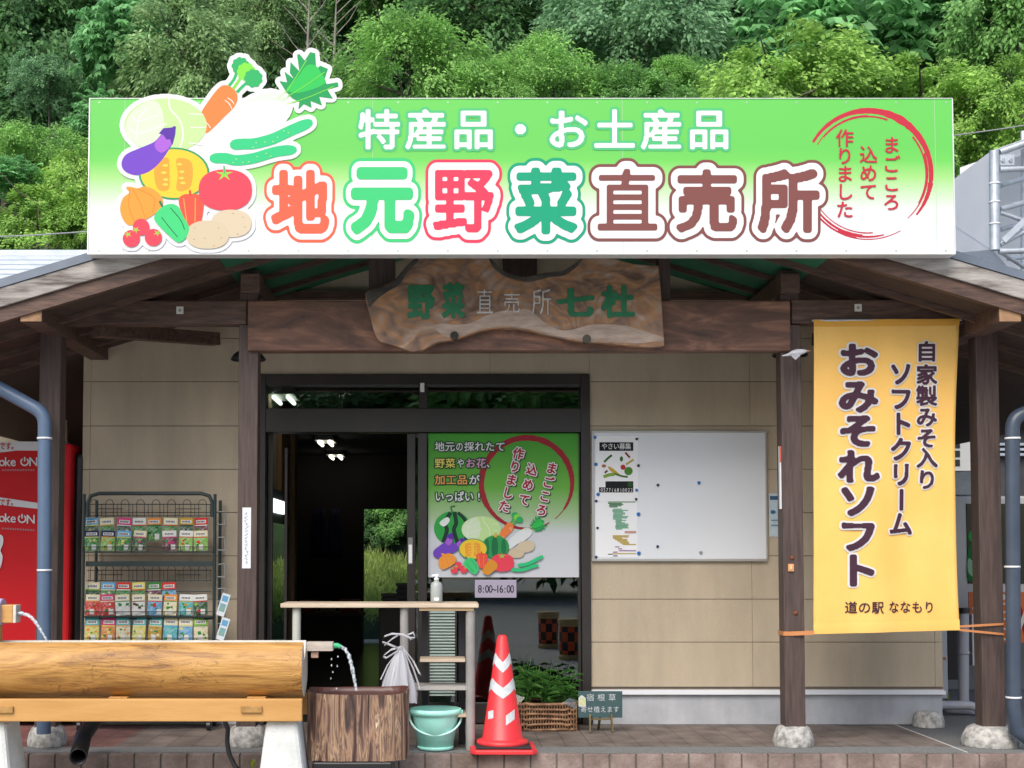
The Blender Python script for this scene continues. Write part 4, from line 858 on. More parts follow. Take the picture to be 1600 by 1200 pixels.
B2 = colm('ソフトクリーム', 1407, (585, 624, 663, 703, 742, 781, 819), 39, 39)
B3 = colm('自家製みそ入り', 1447.5, (550, 586, 619, 652, 685, 716, 750), 34, 33)
B4 = row('道の駅', 1319, 1380, 949.5, 20) + row('ななもり', 1387, 1461, 949, 20)
def drape(mb, pls, lvl, off, m=0):
    for i, (ch, u, v, wd, h, rot) in enumerate(pls):
        vs, fs = gshape(ch, lvl); a = R(rot); ca, sa = math.cos(a), math.sin(a); o = []
        for x, y in vs:
            x *= wd; y *= -h; uu, vv = u + x * ca - y * sa, v + x * sa + y * ca
            s = (uu - 1272) / 226; t = (vv - 499) / 490; p = P(uu, vv, BY); p.y += bwave(s, t) - off - .0003 * (i % 3); o.append(p)
        mb.add(o, fs, m)
    return mb
PL = flat((74, 44, 62))
drape(MB(), BT + B2 + B3, .105, .006).build('text_border', flat((240, 238, 236)), BN)
drape(drape(drape(MB(), BT, .052, .011), B2, .045, .011), B3, .038, .011).build('text', PL, BN)
drape(MB(), B4, .02, .006).build('place_text', PL, BN)

# ------------------------------------------------------------------ downpipes
def downpipe(name, lab, pts, r, m, bands, Y, foot=None):
    t = thing(name, lab, 'downpipe', (pts[-1].x, Y, 0), 'downpipes on the porch')
    MB().tube(pts, r, 16).build('pipe', m, t)
    for v in bands:
        z = P(690, v, Y).z; x = min(pts, key=lambda p: abs(p.z - z)).x
        MB().lathe((x, Y, z), [(r + .001, -.006), (r + .004, -.006), (r + .004, .006), (r + .001, .006)], 16).build('pipe_band', mat('white_band', (.7, .72, .74), rough=.4), t)
    return t
def bend(pts, k=5):
    o = [pts[0]]
    for i in range(1, len(pts) - 1):
        a, b_, c = pts[i - 1], pts[i], pts[i + 1]; d1 = (a - b_).normalized() * .07; d2 = (c - b_).normalized() * .07
        for q in range(k + 1): s = q / k; o.append((b_ + d1) * (1 - s) ** 2 + b_ * 2 * s * (1 - s) + (b_ + d2) * s * s)
    o.append(pts[-1]); return o
DY = -1.22
lp = [P(-30, 590, DY), P(70, 646, DY), P(70, 760, DY), P(69.5, 900, DY), Vector((P(69, 1100, DY).x, DY, .10))]
downpipe('downpipe', 'slate blue downpipe in front of the left outer post', bend(lp[:2] + [lp[2]])[:-1] + lp[2:], .042, BLUEPIPE, (685, 891), DY)
rp = [P(1640, 632, DY), P(1582, 652, DY), P(1582, 760, DY), P(1583, 950, DY), P(1584, 1100, DY), Vector((P(1586, 1125, DY).x, DY, .12)), Vector((P(1615, 1135, DY).x, DY + .02, .05))]
downpipe('downpipe', 'dark slate downpipe beside the right outer post', bend(rp[:2] + [rp[2]])[:-1] + rp[2:], .043, BLUEDARK, (685, 885.5, 1089.5), DY)
tag(MB().tube([P(150, 1120, -1.36), P(130, 1150, -1.5), Vector((P(122, 1182, -1.9).x, -1.9, P(122, 1183, -1.9).z))], [.046, .046, .046], 16, cap=False).build('drain_pipe', BLACK, solid=.006), 'black drain pipe end pointing forward under the log trough', 'pipe')

# ------------------------------------------------------------------ red vending machine and things at the left
VY = -.12
VM = thing('vending_machine', 'red drinks vending machine with white lettering at the left of the shop', 'vending machine', (P(20, 1000, VY).x, VY, 0))
vx1 = P(109.5, 850, VY).x; vz1 = P(60, 704, VY).z
RED_ = mat('vending_red', (.44, .006, .010), (.50, .008, .014), 2, rough=.55, spec=.2)
MB().box(vx1 - 1.15, vx1, VY, VY + .68, .05, vz1 + .05).build('cabinet', RED_, VM, bevel=.02)
wt2 = flat((226, 226, 228))
MB().sheet([(-60, 690.5), (97, 690.5), (97, 706), (60, 704), (30, 703.5), (0, 707), (-60, 716)], VY - .006).build('white_header', wt2, VM)
MB().box(vx1 - 1.13, P(98, 697, VY).x, VY - .004, VY + .3, P(50, 704, VY).z, P(50, 690, VY).z).build('header_box', mat('header_white', (.62, .62, .62), rough=.4), VM)
letters(MB(), row('です。', -1, 27, 697, 12, 9.5), .03, VY - .008).build('header_text', flat((190, 20, 30)), VM)
def cokeon(v, xs_, cx0, nx_, em, tilt):
    out = MB()
    for ch, x in zip('Coke', xs_): letters(out, [(ch, x, v + x * tilt, em, em * 1.05, 0)], .02, VY - .008)
    out.sheet(arc(cx0, v + cx0 * tilt + .5, 5.6, -55, 235, 2.2, 2.2, 26), VY - .008); out.sheet(stroke([(cx0, v + cx0 * tilt - 7), (cx0, v + cx0 * tilt)], 2.2), VY - .0085)
    letters(out, [('N', nx_, v + nx_ * tilt, em, em * 1.02, 0)], .02, VY - .008); return out
cokeon(721, (-9, 3, 12, 20.5), 38.5, 52, 19, 0).build('brand_text', wt2, VM)
MB().sheet([(-60, 772), (0, 777), (60, 786), (97, 789), (95, 807), (90, 806), (88, 797), (60, 795), (0, 789), (-60, 782)], VY - .006).build('white_band', wt2, VM)
letters(MB(), row('です。', -1, 26, 785, 12, 9), .03, VY - .008, tilt=5).build('band_text', flat((190, 20, 30)), VM)
cokeon(808, (-9, 3, 12, 20.5), 34.5, 48, 19, .06).build('brand_text', wt2, VM)
rr_ = random.Random(5); m_ = MB()
for v, tl in ((733, 0), (824, .06)):
    for i in range(13): u = 3 + i * 4; m_.sheet([(u, v + u * tl), (u + 2.8, v + u * tl), (u + 2.8, v + u * tl + 3), (u, v + u * tl + 3)], VY - .008)
m_.build('small_print', flat((200, 120, 125)), VM)
MB().sheet(spl([(-20, 840), (2, 836), (5, 848), (1, 860), (4, 870), (1, 886), (-6, 895), (-20, 895)]), VY - .008).build('white_figure', wt2, VM)
tag(MB().box(P(112, 850, -.05).x, P(127, 850, -.05).x, -.04, .6, 0, P(120, 708, -.05).z).build('black_block', BLACK, bevel=.03), 'tall black covered cabinet squeezed between the red vending machine and the wall', 'cabinet')  # plain black block filling the black gap between machine and wall

# ------------------------------------------------------------------ seed rack
RK = mat('rack_green_steel', (.018, .036, .036), rough=.4)
RY = -.30
SR = thing('seed_rack', 'dark green wire seed rack on casters against the tan wall', 'display rack', (P(235, 1130, RY).x, RY + .12, 0))
def pt(u, v, Y=RY): return P(u, v, Y)
zt_ = pt(230, 770).z
for u in (130, 335):
    m_ = MB(); x = pt(u, 900).x; m_.tube([Vector((x, RY, .10)), Vector((x, RY, pt(u, 772).z))], .011, 8); m_.tube([Vector((x + (.03 if u < 200 else -.0), RY + .22, .10)), Vector((x + (.03 if u < 200 else 0), RY + .22, pt(u, 780).z))], .011, 8)
    m_.tube([Vector((x, RY - .05, .10)), Vector((x, RY + .28, .10))], .012, 8)
    m_.build('upright', RK, SR)
MB().tube([pt(137, 808), pt(137, 786), pt(142, 775), pt(155, 771), pt(315, 771), pt(327, 775), pt(332, 786), pt(332, 808)], .013, 10).build('top_rail', RK, SR)
MB().pbox(134, 877, 332, 885, RY + .02, .02).build('cross_rail', RK, SR)
for va, vb in ((788, 806), (891, 907)):
    m_ = MB(); vv = [va, vb + 0]
    for v in vv + ([vb + 17] if va > 800 else []): m_.tube([pt(136, v, RY + .10), pt(331, v, RY + .10)], .0035, 6)
    for i in range(8):
        u = 147 + i * 24.2; m_.tube([pt(u - 6, vb + 2, RY + .10), pt(u - 6, va - 2, RY + .10), pt(u - 4, va - 6, RY + .10), pt(u, va - 7.5, RY + .10), pt(u + 4, va - 6, RY + .10), pt(u + 6, va - 2, RY + .10), pt(u + 6, vb + 2, RY + .10)], .0026, 5)
        m_.tube([pt(u + 12, va, RY + .10), pt(u + 12, vb, RY + .10)], .0022, 5)
    for a in (154, 276): m_.tube([pt(a, va + 7, RY + .095), pt(a + 38, va + 7, RY + .095)], .003, 5)
    m_.build('wire_grid', RK, SR)
SHELF = ((861, 'a'), (962, 'b'), (1003, 'c'))
for v, _ in SHELF:
    z = pt(235, v).z; x0, x1 = pt(131, v).x, pt(334, v).x
    MB().box(x0 + .004, x1 - .004, RY - .022, RY + .10, z - .012, z - .002).build('shelf', RK, SR)
    m_ = MB(); m_.tube([Vector((x0, RY - .028, z + .028)), Vector((x1, RY - .028, z + .028))], .0028, 5)
    for i in range(9): x = x0 + (x1 - x0) * i / 8; m_.tube([Vector((x, RY - .028, z + .028)), Vector((x, RY - .028, z - .004)), Vector((x, RY + .05, z - .004))], .0024, 5)
    m_.build('shelf_wire', RK, SR)
    if v == 962: MB().pbox(133, 962.5, 333, 968, RY + .01, .015).build('shelf_back', RK, SR)
MB().box(pt(131, 1).x, pt(334, 1).x, RY - .04, RY + .26, .125, .15).build('base_shelf', mat('rack_base_grey', (.12, .13, .13), rough=.5), SR)
for u in (122 + 8, 318 + 16):
    for y in (RY - .02, RY + .22):
        x = pt(u, 1130).x + (-.02 if u < 200 else -.03); m_ = MB(); m_.tube([Vector((x - .012, y, .034)), Vector((x + .012, y, .034))], .034, 14); m_.box(x - .016, x + .016, y - .012, y + .012, .05, .12); m_.build('caster', BLACK, SR)
# side pockets
m_ = MB()
for v in (800, 840, 882, 920, 955, 985):
    a, b_, c, d = pt(338, v, RY + .02), pt(351, v - 1, RY + .02), pt(351, v + 20, RY + .02), pt(338, v + 19, RY + .02)
    for p, q in ((a, b_), (b_, c), (c, d)): m_.tube([p, q], .0035, 6)
m_.build('side_pocket', mat('pocket_wire', (.30, .32, .33), rough=.4, metal=.3), SR)
# seed packets
PKC = {'blue': (40, 70, 165), 'navy': (30, 32, 90), 'yellow': (235, 226, 120), 'pink': (225, 60, 130), 'red': (220, 45, 40), 'white': (232, 234, 232), 'cream': (238, 230, 190), 'teal': (90, 190, 195), 'gold': (200, 160, 40), 'green': (50, 140, 60), 'lime': (140, 195, 80), 'skyblue': (110, 180, 225), 'orange': (236, 150, 60), 'brown': (95, 55, 45), 'black': (34, 30, 34), 'dark green': (28, 85, 40), 'maroon': (110, 30, 55)}
def packet(u, v0, v1, head, bodyc, accent, lab, grp, Y, lean=.0):
    w_ = 21.5; p0 = P(u, v1, Y); W = w_ / F_PX * (Y + 9.5); H = (v1 - v0) / F_PX * (Y + 9.5); rz = random.uniform(-.06, .06); u += random.uniform(-.9, .9); v0 += random.uniform(-1.6, 1.6)
    t = thing('seed_packet', lab, 'seed packet', p0, grp); t.rotation_euler = (-.10, rz, random.uniform(-.25, .25))
    m_ = MB(); n = 7
    def fz(x, z): return -.004 - .006 * math.cos(math.pi * (x / W)) * math.sin(math.pi * min(max(z / H, .0), 1))
    cols = [head, bodyc, accent]
    def patch(x0, x1, z0, z1, off, mi):
        vs = []; k = 5
        for j in range(3):
            for i in range(k): x = x0 + (x1 - x0) * i / (k - 1); z = z0 + (z1 - z0) * j / 2; vs.append((x, fz(x, z) - off, z))
        m_.add(vs, [(j * k + i, j * k + i + 1, (j + 1) * k + i + 1, (j + 1) * k + i) for j in range(2) for i in range(k - 1)], mi, True)
    rnd = random.Random(int(u * 7 + v0)); hs = .70
    patch(-W / 2, W / 2, 0, H * hs, 0, 1); patch(-W / 2, W / 2, H * hs, H, 0, 0)
    m_.box(-W / 2, W / 2, -.0035, .0, 0, H, 0)
    patch(-W * .38, W * .38, H * .76, H * .90, .0007, 3); 
    for i in range(6): a = -W * .32 + W * .64 * i / 6; patch(a, a + W * .07, H * .79, H * .79 + H * .08, .0012, 4)
    patch(-W * .5, W * .5, H * (hs - .05), H * (hs - .01), .0006, 2)
    q = rnd.uniform(-.2, .2)
    for i in range(5): cx = rnd.uniform(-.36, .36) * W; cz = rnd.uniform(.12, .58) * H; s = rnd.uniform(.06, .12) * W; patch(cx - s, cx + s, cz - s * .8, cz + s * .8, .0006 + .0001 * i, 5 if i % 2 else 2)
    patch(W * q - W * .02, W * q + W * .30, H * .05, H * .30, .0014, 3)
    mm = [flat(PKC[c]) for c in cols]; bl = np.array(lin(PKC[bodyc])[:3]) * .74
    mm[1] = mat('packet_print_' + bodyc, tuple(bl * .35 + np.array((.01, .03, .008))), tuple(bl * .45 + .32), 75, rough=.4, c3=tuple(bl), contrast=(.3, .7)); mm = mm + [flat((236, 238, 234)), flat((60, 50, 60)), flat(PKC['cream' if False else 'lime' if bodyc in ('green', 'dark green') else 'green'])]
    o = m_.build('packet_face', mm, None); o.parent = t
G1 = 'seed packets in the top tier'; G2 = 'seed packets in the middle tier'; G3 = 'seed packets in the bottom row'
ordn = ['first', 'second', 'third', 'fourth', 'fifth', 'sixth', 'seventh', 'eighth']
def prow(spec, v0, v1, Y, rowname, grp):
    for i, s in enumerate(spec):
        if s is None: continue
        packet(143.5 + 24.35 * i, v0, v1, s[0], s[1], s[2], '%s and %s seed packet, %s from left in %s' % (s[0], s[1], ordn[i], rowname), grp, Y)
prow([('skyblue', 'dark green', 'yellow'), ('cream', 'green', 'gold'), ('pink', 'dark green', 'white'), ('white', 'green', 'red'), ('orange', 'green', 'dark green'), ('cream', 'green', 'red'), ('gold', 'dark green', 'black'), ('red', 'maroon', 'white')], 809, 845, RY + .045, 'top tier back row', G1)
prow([('navy', 'green', 'yellow'), ('navy', 'lime', 'orange'), ('skyblue', 'green', 'yellow'), ('cream', 'dark green', 'pink'), None, ('white', 'maroon', 'pink'), ('white', 'lime', 'red'), ('cream', 'lime', 'red')], 829, 860.5, RY - .005, 'top tier front row', G1)
prow([('cream', 'dark green', 'lime'), ('skyblue', 'green', 'cream'), ('red', 'green', 'white'), ('yellow', 'green', 'red'), ('green', 'maroon', 'white'), ('red', 'skyblue', 'brown')], 910, 946, RY + .045, 'middle tier back row', G2)
prow([('cream', 'red', 'orange'), ('pink', 'red', 'cream'), ('cream', 'white', 'green'), ('cream', 'white', 'brown'), ('cream', 'skyblue', 'red'), ('orange', 'cream', 'green'), ('white', 'teal', 'gold'), ('white', 'dark green', 'red')], 929, 961.5, RY - .005, 'middle tier front row', G2)
prow([('teal', 'yellow', 'orange'), ('pink', 'orange', 'yellow'), ('teal', 'cream', 'orange'), ('teal', 'yellow', 'cream'), ('teal', 'gold', 'cream'), ('cream', 'teal', 'skyblue'), ('cream', 'skyblue', 'yellow'), ('lime', 'cream', 'green')], 966, 1003, RY - .005, 'bottom row', G3)
for k, (u, v, lab) in enumerate(((343.5, 962, 'pale blue leaflet standing tilted in the upper side pocket of the seed rack'), (343, 1000, 'pale blue leaflet tilted in the lowest side pocket of the seed rack'))):
    t = thing('leaflet', lab, 'leaflet', P(u, v, RY + .01), 'leaflets in the rack side pockets'); t.rotation_euler = (0, .30, 0)
    m_ = MB(); m_.box(-.028, .028, -.003, 0, 0, .155); m_.build('paper', mat('leaflet_white', (.66, .72, .76), rough=.6)).parent = t
    m_ = MB(); m_.box(-.020, .020, -.0036, -.0031, .03, .085).build('picture', mat('leaflet_green', (.25, .42, .28), (.15, .35, .5), 30)).parent = t
    m_ = MB(); m_.box(-.020, .020, -.0036, -.0031, .10, .14).build('heading', mat('leaflet_blue', (.12, .35, .6))).parent = t

# ------------------------------------------------------------------ log trough
TY = -2.0; DT = TY + 9.5
LOG = mat('peeled_log', (.20, .088, .02), (.54, .30, .085), 3.2, (.7, 5, 5), .5, bump=.5, bscale=14, detail=14, contrast=(.3, .68), c3=(.41, .21, .05), distort=1.2)
t = LOG.node_tree; N = t.nodes; L = t.links; b_ = N['Principled BSDF']
tc = [n for n in N if n.type == 'TEX_COORD'][0]; src = b_.inputs['Base Color'].links[0].from_socket
mp = N.new('ShaderNodeMapping'); mp.inputs['Scale'].default_value = (2.2, 7, 7); L.new(tc.outputs['Object'], mp.inputs[0])
nz = N.new('ShaderNodeTexNoise'); nz.inputs['Scale'].default_value = 1.9; nz.inputs['Detail'].default_value = 3; nz.inputs['Distortion'].default_value = 2.2; L.new(mp.outputs[0], nz.inputs[0])
cr = N.new('ShaderNodeValToRGB'); e = cr.color_ramp.elements; e[0].position = .482; e[0].color = (1, 1, 1, 1); e[1].position = .518; e[1].color = (1, 1, 1, 1); k_ = e.new(.5); k_.color = (.28, .2, .12, 1); L.new(nz.outputs['Fac'], cr.inputs[0])
n3 = N.new('ShaderNodeTexNoise'); n3.inputs['Scale'].default_value = 3; L.new(tc.outputs['Object'], n3.inputs[0])
gt = N.new('ShaderNodeMapRange'); gt.inputs[1].default_value = .45; gt.inputs[2].default_value = .6; L.new(n3.outputs['Fac'], gt.inputs[0])
mx = N.new('ShaderNodeMix'); mx.data_type = 'RGBA'; mx.blend_type = 'MULTIPLY'; L.new(gt.outputs[0], mx.inputs[0]); L.new(src, mx.inputs[6]); L.new(cr.outputs[0], mx.inputs[7]); L.new(mx.outputs[2], b_.inputs['Base Color'])
LT = thing('log_trough', 'long hollowed yellow log water trough on concrete feet in front of the porch', 'water trough', (P(200, 1100, TY).x, TY, -.2))
zc = P(240, 1046, TY - .17).z; RR = .165; ztop = P(240, 1003.5, TY - .08).z
xe = P(476, 1046, TY).x; xs = xe - 2.6
a_top = math.asin(min(.98, (ztop - zc) / RR)); secs = []
angs = [math.pi - a_top + (2 * a_top - math.pi + 2 * math.pi - 0) * 0 for _ in range(0)]
th = np.linspace(math.pi - a_top, 2 * math.pi + a_top, 40)
prof_out = [(math.cos(t_) * RR, math.sin(t_) * RR) for t_ in th]   # (y, z) left lip -> bottom -> right lip
ri = .115; yi = math.cos(a_top) * RR - .02
prof_in = [(yi - (2 * yi) * k_ / 10, (ztop - zc) - .10 * math.sin(math.pi * k_ / 10)) for k_ in range(11)]
prof = prof_out + prof_in; n = len(prof); nseg = 60; m_ = MB(); vs = []
for i in range(nseg + 1):
    x = xs + (xe - xs) * i / nseg
    for k_, (y, z) in enumerate(prof):
        w1 = 1 + (.012 * math.sin(x * 3 + k_ * .3) + .010 * math.sin(x * 7.3 + k_ * .7) if k_ < 40 else 0)
        vs.append((x, TY + y * (w1 if k_ < 40 else 1), zc + (z * w1 if 2 < k_ < 37 else z)))
fs = [(i * n + k_, i * n + k_ + 1, (i + 1) * n + k_ + 1, (i + 1) * n + k_) for i in range(nseg) for k_ in range(39)]
m_.add(vs, fs, 0, True)
fs = [(i * n + k_, i * n + (k_ + 1) % n, (i + 1) * n + (k_ + 1) % n, (i + 1) * n + k_) for i in range(nseg) for k_ in range(39, n)]
m_.add(vs, fs, 1)
m_.add([vs[nseg * n + k_] for k_ in range(n)], [tuple(range(n))], 1); m_.add([vs[k_] for k_ in range(n)], [tuple(range(n))], 1)
m_.build('hollow_log', [LOG, mat('pale_cut_wood', (.52, .46, .38), (.66, .62, .55), 9, rough=.7)], LT)
# slim white sealed lip around the right end
WATER = glassmat('clear_water', (.80, .88, .88), .08, .02)
m_ = MB(); m_.box(xs + .06, xe - .06, TY - yi + .012, TY + yi - .012, ztop - .05, ztop - .03); m_.build('water', WATER, LT)
PLK = mat('honey_plank', (.48, .25, .07), (.56, .31, .10), 2.2, (.8, 5, 5), .55, bump=.15, bscale=10)
pz1, pz0 = P(240, 1092.5, TY - .18).z, P(240, 1127.5, TY - .18).z; pxe = P(472, 1110, TY - .18).x
for y in (TY - .18, TY + .13):
    b__ = MB().box(pxe - 2.7, pxe, y, y + .05, pz0, pz1).build('plank', PLK, LT, bevel=.005)
    if y < TY:
        m_ = MB().pbox(376, 1103.5, 409, 1114, y - .016, .017); m_.build('peg', mat('peg_wood', (.30, .16, .045), (.45, .26, .08), 20, rough=.7), b__, bevel=.003)
        m_ = MB().pbox(-14, 1104, 20, 1114.5, y - .016, .017); m_.build('peg', MATS['peg_wood'], b__, bevel=.003)
CF = mat('white_concrete_foot', (.55, .58, .56), (.68, .70, .69), 8, rough=.9, bump=.5, bscale=90)
for uu in ((414, 464, 405, 473), (-45, 4, -54, 12)):
    y0, y1 = TY - .165, TY + .165; a0, a1, c0_, c1_ = [P(u, 1128 if i < 2 else 1200, y0).x for i, u in enumerate(uu)]
    dz = (pz0 - .001 + .2) / (P(0, 1128, y0).z - P(0, 1200, y0).z); c0_ = a0 + (c0_ - a0) * dz; c1_ = a1 + (c1_ - a1) * dz
    m_ = MB(); z1_, z0_ = pz0 - .001, -.2
    vs = [(a0, y0 + .03, z1_), (a1, y0 + .03, z1_), (a1, y1 - .03, z1_), (a0, y1 - .03, z1_), (c0_, y0, z0_), (c1_, y0, z0_), (c1_, y1, z0_), (c0_, y1, z0_)]
    m_.add(vs, [(0, 1, 2, 3), (7, 6, 5, 4), (0, 4, 5, 1), (1, 5, 6, 2), (2, 6, 7, 3), (3, 7, 4, 0)]); m_.build('concrete_foot', CF, LT, bevel=.025)
for x in (xe - .25, xe - 1.0, xe - 1.85): MB().box(x - .05, x + .05, TY - .125, TY + .125, pz0 + .03, zc - RR * .93).build('cross_bearer', PLK, LT)
# end chute with green nozzle
mg = mat('grey_chute_wood', (.38, .33, .28), (.52, .46, .40), 6, (2, 8, 8), .75, bump=.2)
ch_ = MB().pbox(478.5, 1003.5, 520, 1017.5, TY - .04, .08).build('chute', mg, LT, bevel=.003)
MB().pbox(486, 1018, 497, 1028, TY - .02, .04).build('chute_block', mat('pink_wood', (.42, .26, .20), rough=.8), LT, bevel=.002)
a = P(520.5, 1009, TY); MB().tube([a, P(527, 1008.5, TY), P(532, 1010.5, TY)], [.016, .014, .013], 14).build('green_nozzle', mat('nozzle_green', (.05, .45, .20), rough=.35), ch_)
STREAM = bpy.data.materials.new('falling_water'); STREAM.use_nodes = True
t = STREAM.node_tree; N = t.nodes; L = t.links; b_ = N['Principled BSDF']; b_.inputs['Base Color'].default_value = (.7, .76, .8, 1); b_.inputs['Roughness'].default_value = .08
tr = N.new('ShaderNodeBsdfTransparent'); mxs = N.new('ShaderNodeMixShader'); tc = N.new('ShaderNodeTexCoord'); nz = N.new('ShaderNodeTexNoise'); nz.inputs['Scale'].default_value = 70; nz.inputs['Detail'].default_value = 2; L.new(tc.outputs['Object'], nz.inputs[0])
mr = N.new('ShaderNodeMapRange'); mr.inputs[1].default_value = .4; mr.inputs[2].default_value = .6; mr.inputs[3].default_value = .15; mr.inputs[4].default_value = .85; L.new(nz.outputs['Fac'], mr.inputs[0]); L.new(mr.outputs[0], mxs.inputs[0]); L.new(tr.outputs[0], mxs.inputs[1]); L.new(b_.outputs[0], mxs.inputs[2]); L.new(mxs.outputs[0], N['Material Output'].inputs[0])
def stream(name, lab, pts, r0, r1, Y0, Y1, drops=()):
    n = len(pts); P3 = [P(u, v, Y0 + (Y1 - Y0) * i / (n - 1)) for i, (u, v) in enumerate(pts)]; fine = []
    for i in range(n - 1):
        for q in range(4): fine.append(P3[i].lerp(P3[i + 1], q / 4) + Vector((random.uniform(-.0015, .0015), random.uniform(-.002, .002), 0)))
    fine.append(P3[-1]); k = len(fine)
    s = MB().tube(fine, [(r0 + (r1 - r0) * i / k) * random.uniform(.75, 1.25) for i in range(k)], 8).build(name, STREAM); tag(s, lab, 'water stream')
    for j, (u, v) in enumerate(drops):
        c = P(u, v, Y0); MB().lathe(c, [(0, -.006), (.004, -.003), (.005, 0), (.003, .004), (0, .008)], 8).build('droplet', STREAM, None).parent = s
stream('water_stream', 'arc of water falling from the green nozzle into the bark tub', [(532, 1010), (539, 1014), (545, 1024), (549, 1038), (552, 1052), (554.5, 1066), (557, 1080)], .011, .009, TY, TY + .02, [(518, 1030), (518, 1040), (527, 1041), (528, 1026), (517, 1060), (526, 1076), (520, 1050)])
# spout at the left
SP = thing('spout_post', 'honey wood spout block on a post at the left end of the trough', 'water spout', (P(-8, 1000, TY + .02).x, TY + .02, -.2))
MB().pbox(-20, 945, 20, 973.5, TY - .04, .09).build('spout_block', PLK, SP, bevel=.006)
MB().pbox(20.3, 945.5, 24.5, 973, TY - .038, .086).build('sawn_end', mat('pale_cut_wood', (.5, .45, .4)), SP)
MB().box(P(-24, 990, TY).x, P(1.5, 990, TY).x, TY - .03, TY + .03, -.2, P(0, 974, TY).z).build('post', PLK, SP, bevel=.005)
c = P(-1, 956, TY); MB().tube([P(-14, 956, TY), P(5, 956, TY)], .073, 20).build('lilac_wrap', mat('lilac_cloth', (.36, .30, .52), (.5, .44, .64), 9, rough=.8), SP, bevel=.015)
MB().tube([P(24.6, 958.5, TY), P(36, 958.5, TY)], .0125, 12).build('pipe', mat('pipe_pale', (.42, .48, .54), rough=.3, metal=.4), SP)
stream('water_stream', 'thin arc of water falling from the left spout into the log trough', [(35, 959), (44, 961), (52, 968), (59, 977), (65, 987), (70, 995), (74, 1003)], .011, .006, TY, TY + .01)
# black hose
hp = [(350, 1122, -1.5), (356, 1140, -1.5), (355, 1160, -1.5), (358, 1178, -1.55), (366, 1195, -1.6), (378, 1212, -1.6)]
tag(MB().tube([P(*q) for q in hp], .014, 10).build('hose', mat('hose_black', (.03, .032, .032), rough=.5)), 'black hose hanging down behind the log trough by its concrete foot', 'hose')
# weed
def sprig(name, lab, base, n, h, m, cat):
    t = thing(name, lab, cat, base); m_ = MB()
    for i in range(n):
        a = random.uniform(0, 6.28); l = random.uniform(.6, 1) * h; d = Vector((math.cos(a), math.sin(a), 0)); b0 = Vector((0, 0, 0)); tip = d * l * .45 + Vector((0, 0, l)); s = Vector((-d.y, d.x, 0)) * l * .12; md = tip * .55 + Vector((0, 0, l * .08))
        m_.add([b0, md + s, tip, md - s], [(0, 1, 2, 3)])
    m_.build('leaves', m, None).parent = t; return t
sprig('weed', 'tiny yellow green weed sprouting in front of the kerb by the concrete foot', P(394, 1203, -1.6), 9, .07, leafmat('weed_leaf', (.20, .28, .03), (.50, .55, .08)), 'weed')
wd_ = None

# ------------------------------------------------------------------ bark tub
BK = bpy.data.materials.new('moulded_bark'); BK.use_nodes = True
t = BK.node_tree; N = t.nodes; L = t.links; b_ = N['Principled BSDF']; b_.inputs['Roughness'].default_value = .5
tc = N.new('ShaderNodeTexCoord'); mp = N.new('ShaderNodeMapping'); mp.inputs['Scale'].default_value = (17, 17, 1.6); L.new(tc.outputs['Object'], mp.inputs[0])
nz = N.new('ShaderNodeTexNoise'); nz.inputs['Scale'].default_value = 1.5; nz.inputs['Detail'].default_value = 5; nz.inputs['Distortion'].default_value = .9; L.new(mp.outputs[0], nz.inputs[0])
cr = N.new('ShaderNodeValToRGB'); e = cr.color_ramp.elements; e[0].position = .34; e[0].color = (.03, .017, .013, 1); e[1].position = .68; e[1].color = (.78, .62, .42, 1)
for p_, c_ in ((.45, (.11, .06, .048, 1)), (.51, (.34, .21, .13, 1)), (.55, (.10, .055, .042, 1)), (.60, (.40, .27, .17, 1)), (.63, (.16, .09, .065, 1))): k_ = e.new(p_); k_.color = c_
L.new(nz.outputs['Fac'], cr.inputs[0]); L.new(cr.outputs[0], b_.inputs['Base Color'])
bp = N.new('ShaderNodeBump'); bp.inputs['Strength'].default_value = .9; bp.inputs['Distance'].default_value = .02; L.new(nz.outputs['Fac'], bp.inputs['Height']); L.new(bp.outputs[0], b_.inputs['Normal'])
tcx = P(559, 1130, -1.86).x; TBY = -1.80; rb = .285
zb_ = P(559, 1190, TBY - rb * .8).z; ztb = P(559, 1084, TBY - rb * .8).z
TB = thing('bark_tub', 'brown bark textured water tub catching the stream beside the trough', 'tub', (tcx, TBY, zb_))
m_ = MB(); nn = 96; hh = ztb - zb_; vs = []; prof = [(.985, 0), (.99, .25), (.985, .5), (.985, .75), (.99, 1.0), (.965, 1.0), (.945, .9), (.945, .62)]
for r_, z_ in prof:
    for j in range(nn):
        a = 2 * math.pi * j / nn; wob = 1 + .010 * math.sin(a * 9) + .012 * math.sin(a * 23 + 1) + .008 * math.sin(a * 41) if r_ > .95 else 1
        ca_, sa_ = math.cos(a), math.sin(a); vs.append((tcx + rb * r_ * wob * math.copysign(abs(ca_) ** .45, ca_), TBY + rb * .8 * r_ * wob * math.copysign(abs(sa_) ** .5, sa_), zb_ + hh * z_ + (.008 * math.sin(a * 2 + 1) if z_ == 1.0 else 0)))
fs = [(i * nn + j, i * nn + (j + 1) % nn, (i + 1) * nn + (j + 1) % nn, (i + 1) * nn + j) for i in range(len(prof) - 1) for j in range(nn)]
m_.add(vs, fs[:4 * nn], 0, True); m_.add(vs, fs[4 * nn:], 1, True); m_.build('shell', [BK, mat('tub_inside', (.09, .035, .028), rough=.4)], TB)
m_ = MB(); m_.lathe((tcx, TBY, zb_ + hh * .8), [(0, 0), (rb * .9, 0)], 40, sy=.8); m_.build('water', WATER, TB)
tag(MB().box(tcx - .24, tcx + .20, TBY - .22, TBY + .22, -.2, zb_ - .004).build('tub_stand', BLACK, bevel=.01), 'black plastic block carrying the bark tub', 'stand')

